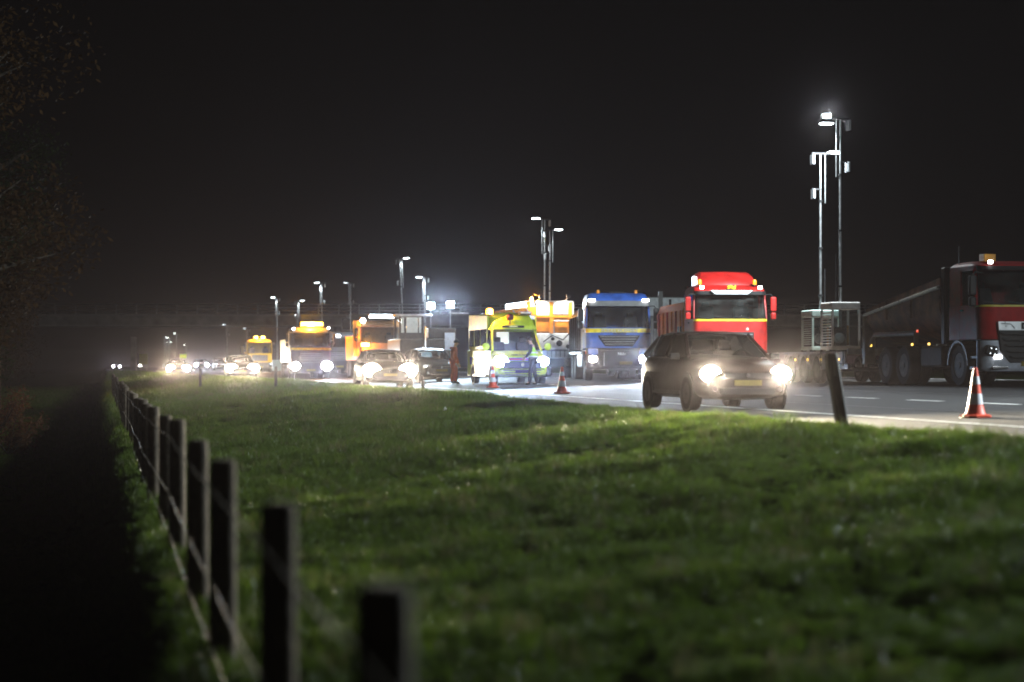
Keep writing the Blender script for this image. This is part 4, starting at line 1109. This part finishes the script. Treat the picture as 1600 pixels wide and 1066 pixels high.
for i in range(NV):
    o = tuft(i, 60, .15, .05, .13, .006, GRASS) if i < 6 else tuft(i, 34, .10, .08, .22, .005, DRYG if i == 7 else GRASS)
    o.name = 'grass_tuft_%d' % i; tcol.objects.link(o)
def grass():
    rnd = random.Random(3); pts = []; rot = []; scl = []; idx = []
    def scatter(d0, d1, dens, smul):
        a = .30; area = a * (d1 * d1 - d0 * d0) + 3 * (d1 - d0)
        for _ in range(int(area * dens)):
            d = math.sqrt(rnd.uniform(d0 * d0, d1 * d1)); x = rnd.uniform(-a * d - 1.5, a * d + 1.5)
            u, v = to_uv(x, d); w = v - bend(u)
            if w > 9.12 or w < -9: continue
            n = noise.noise((x * .55, d * .35, 2.0)) + .5 * noise.noise((x * 1.7, d * 1.3, 7.0))
            if rnd.random() > 1.05 + n * .35: continue
            s = (.55 + .55 * (n + .6)) * smul * rnd.uniform(.75, 1.3)
            if w > 8.6: s *= .75
            pts.append((x, d, ground_z(u, v))); scl.append(max(s, .3)); rot.append(rnd.uniform(0, 2 * PI))
            q = rnd.random(); idx.append(rnd.randrange(6) if q < .86 else (6 if q < .95 else 7))
    scatter(5, 20, 85, .74); scatter(20, 45, 60, .88); scatter(45, 85, 16, 1.25); scatter(85, 150, 6, 1.8); scatter(150, 280, 1.6, 2.6)
    me = bpy.data.meshes.new('grass'); me.from_pydata(pts, [], [])
    for nm, data, ty in (('rot', rot, 'FLOAT'), ('scl', scl, 'FLOAT'), ('idx', idx, 'INT')):
        at = me.attributes.new(nm, ty, 'POINT'); at.data.foreach_set('value', data)
    o = bpy.data.objects.new('grass', me); col.objects.link(o); o['kind'] = 'stuff'; tag(o, 'rough green verge grass between the fence and the road', 'grass')
    ng = bpy.data.node_groups.new('grass_scatter', 'GeometryNodeTree')
    ng.interface.new_socket('Geometry', in_out='INPUT', socket_type='NodeSocketGeometry'); ng.interface.new_socket('Geometry', in_out='OUTPUT', socket_type='NodeSocketGeometry')
    N = ng.nodes; L = ng.links
    gi = N.new('NodeGroupInput'); go = N.new('NodeGroupOutput'); ip = N.new('GeometryNodeInstanceOnPoints'); ci = N.new('GeometryNodeCollectionInfo')
    ci.inputs['Collection'].default_value = tcol; ci.inputs['Separate Children'].default_value = True; ci.inputs['Reset Children'].default_value = True
    ip.inputs['Pick Instance'].default_value = True
    def attr(nm, ty):
        a = N.new('GeometryNodeInputNamedAttribute'); a.data_type = ty; a.inputs['Name'].default_value = nm; return a
    ar, as_, ai = attr('rot', 'FLOAT'), attr('scl', 'FLOAT'), attr('idx', 'INT')
    cx = N.new('ShaderNodeCombineXYZ'); L.new(ar.outputs['Attribute'], cx.inputs['Z'])
    L.new(gi.outputs[0], ip.inputs['Points']); L.new(ci.outputs[0], ip.inputs['Instance']); L.new(ai.outputs['Attribute'], ip.inputs['Instance Index'])
    L.new(cx.outputs[0], ip.inputs['Rotation']); L.new(as_.outputs['Attribute'], ip.inputs['Scale']); L.new(ip.outputs[0], go.inputs[0])
    o.modifiers.new('scatter', 'NODES').node_group = ng
    print('grass tufts', len(pts))
grass()

# ------------------------------------------------------------------ dark trees and shrubs left of the fence
BARK = mat('dark bark', (.05, .04, .03), .9, 0, .3, 6, bump=.6, bscale=12)
LEAFA = mat('autumn brown leaves', (.035, .02, .009), .8, 0, .4, 1.0, trans=.3, spec=.03)
LEAFB = mat('dark green leaves', (.02, .027, .01), .8, 0, .4, 1.0, trans=.3, spec=.03)
def tree(label, uvp, h, rc, leaf, seed, n=15000, name='tree', cat='tree', trunk=True, lw=.075):
    rnd = random.Random(seed); x, y = uv(*uvp)
    t = thing(name, label, cat, (x, y), ground_z(*uvp) - .1, 0, 'dark trees and shrubs beyond the fence')
    b = MB(); clumps = []
    if trunk:
        b.tube([(0, 0, 0), (.08, .03, h * .25), (-.05, .1, h * .5), (.05, 0, h * .85)], [h * .025, h * .02, h * .014, .02], 8)
    for k in range(13 if trunk else 9):
        z = h * (rnd.uniform(.22, .85) if trunk else rnd.uniform(.02, .15)); a = rnd.uniform(0, 2 * PI)
        f = (1 - abs(z / h - .5) * .9) if trunk else 1.0
        e = Vector((math.cos(a) * rc * f * rnd.uniform(.6, 1), math.sin(a) * rc * f * rnd.uniform(.6, 1), z + h * (.10 if trunk else .6) * rnd.uniform(.5, 1.3)))
        s = Vector((0, 0, z)); mid = (s + e) / 2 + Vector((0, 0, -.05 * h * rnd.random()))
        b.tube([s, mid, e], [h * .010 + .01, h * .006 + .008, .012], 6)
        for f2 in (.45, .7, 1.0):
            clumps.append((s.lerp(e, f2) + Vector((rnd.gauss(0, .3), rnd.gauss(0, .3), rnd.gauss(0, .3))) * (rc * .3), rc * rnd.uniform(.22, .42)))
    b.build('trunk', BARK, t, smooth=True)
    L_ = MB()
    for i in range(n):
        c, r = clumps[rnd.randrange(len(clumps))]
        d = Vector((rnd.gauss(0, 1), rnd.gauss(0, 1), rnd.gauss(0, .8))).normalized() * r * rnd.random() ** .5
        p = c + d
        if p.z < .05: p.z = abs(p.z) + .05
        a = Vector((rnd.gauss(0, 1), rnd.gauss(0, 1), rnd.gauss(0, .6))).normalized(); bb = a.orthogonal().normalized()
        w = lw * rnd.uniform(.6, 1.3)
        L_.add([p - a * w, p - bb * w * .45, p + a * w, p + bb * w * .45], [(0, 1, 2, 3)])
    me = bpy.data.meshes.new('crown'); me.from_pydata(L_.v, [], L_.f); me.materials.append(leaf); link('crown', me, t)
    return t
tree('broad dark tree with brown leaves overhanging the near fence', (45, -4.3), 10.5, 3.7, LEAFA, 11)
tree('tall dark green tree behind the broad brown-leaved tree', (62, -4.7), 13.5, 4.2, LEAFB, 12)
tree('brown-leaved tree standing between two dark green trees', (84, -5.4), 12.0, 3.9, LEAFA, 13)
tree('dark green tree with a rounded crown beyond the brown-leaved tree', (108, -6.2), 12.5, 4.2, LEAFB, 14)
tree('last brown-leaved tree near the end of the fence', (135, -8.2), 10.5, 4.2, LEAFA, 15)
for i, (u, v, h, r, lb) in enumerate(((70, -3.6, 1.7, 1.3, 'low orange-brown shrub beside the fence, leaves catching headlight'), (48, -4.6, 2.2, 1.6, 'dark brown shrub in the shade under the tall green tree'), (92, -5.2, 2.3, 1.7, 'brown shrub where the fence fades out'))):
    tree(lb, (u, v), h, r, mat('orange brown leaves', (.10, .04, .012), .7, 0, .4, 1.0, trans=.35) if i != 1 else LEAFA, 30 + i, 1500, 'shrub', 'shrub', False, .08)

# ------------------------------------------------------------------ people
def skin_mesh(name, verts, edges, radii, m, parent, sub=2, root=0):
    me = bpy.data.meshes.new(name); me.from_pydata(verts, edges, []); me.materials.append(m)
    o = bpy.data.objects.new(name, me); col.objects.link(o); o.parent = parent
    md = o.modifiers.new('skin', 'SKIN'); md.use_smooth_shade = True
    sl = me.skin_vertices[0].data if me.skin_vertices else None
    for i, r in enumerate(radii):
        sl[i].radius = (r, r) if not isinstance(r, tuple) else r
        sl[i].use_root = (i == root)
    o.modifiers.new('subdivision', 'SUBSURF').levels = sub; o.modifiers['subdivision'].render_levels = sub
    # freeze so the part is an ordinary mesh
    dg = bpy.context.evaluated_depsgraph_get(); ev = bpy.data.meshes.new_from_object(o.evaluated_get(dg))
    o.modifiers.clear(); o.data = ev; ev.polygons.foreach_set('use_smooth', [True] * len(ev.polygons))
    return o
def person(label, xy, rz, H, top, bottom, shoes, hands, feet, lean=0., head_tilt=0., hat=None, vest=None, hood=None):
    """local frame: looks along +x, left side +y"""
    t = thing('person', label, 'person', xy, world_z(*xy), rz, 'people standing on the road')
    k = H / 1.8
    def P(x, y, z): return Vector((x * k + lean * max(z - .9, 0), y * k, z * k))
    hips = P(0, 0, .95); waist = P(0, 0, 1.1); chest = P(.0, 0, 1.32); neck = P(.0, 0, 1.49); 
    sh = {s: P(-.01, s * .19, 1.44) for s in (1, -1)}
    hp = {s: P(0, s * .10, .92) for s in (1, -1)}
    V = []; E = []; Rr = []
    def add(p, r, j=None):
        V.append(tuple(p)); Rr.append(r)
        if j is not None: E.append((j, len(V) - 1))
        return len(V) - 1
    a = add(hips, .13 * k); w = add(waist, .125 * k, a); c = add(chest, (.15 * k, .12 * k), w); n = add(neck, .06 * k, c)
    hd0 = add(P(.02, 0, 1.56), .062 * k, n); hd = add(P(.03 + head_tilt * .3, 0, 1.64), .092 * k, hd0); add(P(.025 + head_tilt * .5, 0, 1.73), .075 * k, hd)
    knees = {}; ankles = {}; elb = {}; wr = {}
    for s in (1, -1):
        f = feet[s]
        knees[s] = P(f[0] * .5 + .04, s * .10 + f[1] * .5, .50); ankles[s] = P(f[0], s * .10 + f[1], .09)
        j = add(hp[s], .10 * k, a); j = add(knees[s], .065 * k, j); j = add(ankles[s], .045 * k, j); add(P(f[0] + .16, s * .10 + f[1] * 1.1, .04), .035 * k, j)
        h = hands[s]
        wr[s] = P(*h); m = (sh[s] + wr[s]) / 2; elb[s] = m + Vector((-.07, s * .06, -.02)) * k
        j = add(sh[s], .06 * k, c); j = add(elb[s], .045 * k, j); j = add(wr[s], .03 * k, j)
        d = (wr[s] - elb[s]).normalized(); palm = wr[s] + d * .07 * k
        jp = add(palm, (.042 * k, .02 * k), j)
        side = d.cross(Vector((0, s, 0))).normalized()
        if side.length < .1: side = Vector((1, 0, 0))
        for q, ln in ((-1.2, .07), (-.4, .085), (.4, .09), (1.2, .08)):
            b0 = palm + d * .03 * k + side * q * .02 * k; b1 = b0 + d * ln * .55 * k; b2 = b1 + (d * .8 + Vector((0, -s * .6, 0))).normalized() * ln * .45 * k
            x = add(b0, .0095 * k, jp); x = add(b1, .009 * k, x); add(b2, .0075 * k, x)
        b0 = wr[s] + d * .03 * k + side * .035 * k; x = add(b0, .011 * k, j); add(b0 + (d + side * .6).normalized() * .06 * k, .009 * k, x)
    body = skin_mesh('body', V, E, Rr, SKIN, t)
    hc = P(.03 + head_tilt * .3, 0, 1.65)
    MB().prism([(.085, -.01), (.122, -.035), (.085, -.045)], -.014, .014, 'xz').build('nose', SKIN, t, loc=tuple(hc))
    for s in (1, -1):
        MB().lathe([(.012, 0), (.01, .008), (.002, .01)], 8, 'x', (.088, s * .032, .012)).build('eye', mat('dark eye', (.03, .02, .02), .3), t, loc=tuple(hc))
        MB().lathe([(.03, -.008), (.03, .006), (.01, .012)], 10, 'y', (-.005, s * .09, -.01)).build('ear', SKIN, t, loc=tuple(hc))
    MB().box(.084, .092, -.022, .022, -.072, -.064).build('mouth', mat('lips', (.3, .1, .09), .5), t, loc=tuple(hc))
    # jacket: torso and sleeves in one surface
    V.clear(); E.clear(); Rr.clear()
    a = add(P(0, 0, .86), (.175 * k, .15 * k)); w = add(waist, (.165 * k, .14 * k), a); c = add(chest, (.19 * k, .15 * k), w); add(P(0, 0, 1.50), .085 * k, c)
    for s in (1, -1):
        j = add(sh[s], .085 * k, c); j = add(elb[s], .066 * k, j); add(wr[s], .046 * k, j)
    skin_mesh('jacket', V, E, Rr, top, t)
    V.clear(); E.clear(); Rr.clear()
    a = add(hips, (.15 * k, .13 * k))
    for s in (1, -1):
        j = add(hp[s], .115 * k, a); j = add(knees[s], .085 * k, j); add(ankles[s], .068 * k, j)
    skin_mesh('trousers', V, E, Rr, bottom, t)
    for s in (1, -1):
        V.clear(); E.clear(); Rr.clear(); f = feet[s]
        j = add(P(f[0], s * .10 + f[1], .16), .055 * k); j = add(P(f[0], s * .10 + f[1], .055), .055 * k, j); add(P(f[0] + .18, s * .10 + f[1] * 1.1, .045), .045 * k, j)
        skin_mesh('boot', V, E, Rr, shoes, t, 1)
    if hat:
        MB().lathe([(.105, -.0), (.11, .02), (.10, .08), (.06, .115), (.004, .125)], 16, 'z', (-.005, 0, .02)).build('hat', hat, t, smooth=True, loc=tuple(hc))
    else:
        MB().lathe([(.098, -.03), (.104, .02), (.09, .08), (.05, .108), (.004, .115)], 16, 'z', (-.02, 0, .02)).build('hair', mat('dark hair', (.03, .02, .015), .7), t, smooth=True, loc=tuple(hc))
    if hood: MB().lathe([(.10, -.05), (.12, .0), (.07, .05)], 14, 'z').build('hood', top, t, smooth=True, loc=tuple(P(-.09, 0, 1.46)))
    if vest:
        V.clear(); E.clear(); Rr.clear()
        a = add(P(0, 0, 1.0), (.185 * k, .16 * k)); w = add(waist, (.178 * k, .152 * k), a); c = add(chest, (.20 * k, .165 * k), w); add(P(0, 0, 1.48), .10 * k, c)
        for s in (1, -1): add(sh[s], .092 * k, c)
        v = skin_mesh('vest', V, E, Rr, vest, t)
        for z in (1.06, 1.2):
            p = P(0, 0, z); r = (.205 if z > 1.1 else .20) * k
            MB().lathe([(r, -.022), (r + .004, 0), (r, .022)], 20, 'z', tuple(p), cap=False).build('reflective_band', mat('silver reflective band', (.7, .74, .75), .35), v)
    return t
HIO = mat('orange work clothes', (.55, .09, .025), .8); DKB = mat('dark navy uniform', (.015, .018, .03), .8); BOOT = mat('black boots', (.015, .014, .013), .6)
person('man in orange work clothes and dark hat standing left of the ambulance', px(709, 38.2), R(-14), 1.82, HIO, HIO, BOOT, {1: (.14, .24, .82), -1: (.16, -.22, .84)}, {1: (.03, .02), -1: (-.06, -.01)}, .06, .12, mat('dark knit hat', (.02, .02, .025), .9), None, True)
person('person in dark uniform and yellow-green vest at the front of the ambulance', px(833, 43.2), R(170), 1.76, DKB, DKB, BOOT, {1: (.24, .16, 1.02), -1: (.28, -.12, 1.08)}, {1: (.10, .05), -1: (-.12, -.04)}, .10, .15, None, mat('fluorescent yellow-green vest', (.36, .72, .08), .6))

# ------------------------------------------------------------------ haze
def haze():
    o = MB().box(-1900, 1900, -700, 2200, -3.0, 17.0).build('haze', bpy.data.materials.new('haze'))
    o['kind'] = 'stuff'; tag(o, 'thin pale night haze over the whole road', 'haze')
    m = o.data.materials[0]; m.use_nodes = True; N = m.node_tree.nodes; L = m.node_tree.links
    N.remove(N['Principled BSDF'])
    ad = N.new('ShaderNodeAddShader')
    for k, (d, g) in enumerate(((HAZE_DENSITY, HAZE_G), (BLOOM_DENSITY, BLOOM_G))):  # wide haze lobe, then the lobe added for lamp bloom
        v = N.new('ShaderNodeVolumePrincipled')
        v.inputs['Color'].default_value = (.95, .86, .93, 1); v.inputs['Density'].default_value = d; v.inputs['Anisotropy'].default_value = g
        L.new(v.outputs[0], ad.inputs[k])
    L.new(ad.outputs[0], N['Material Output'].inputs['Volume'])
haze()
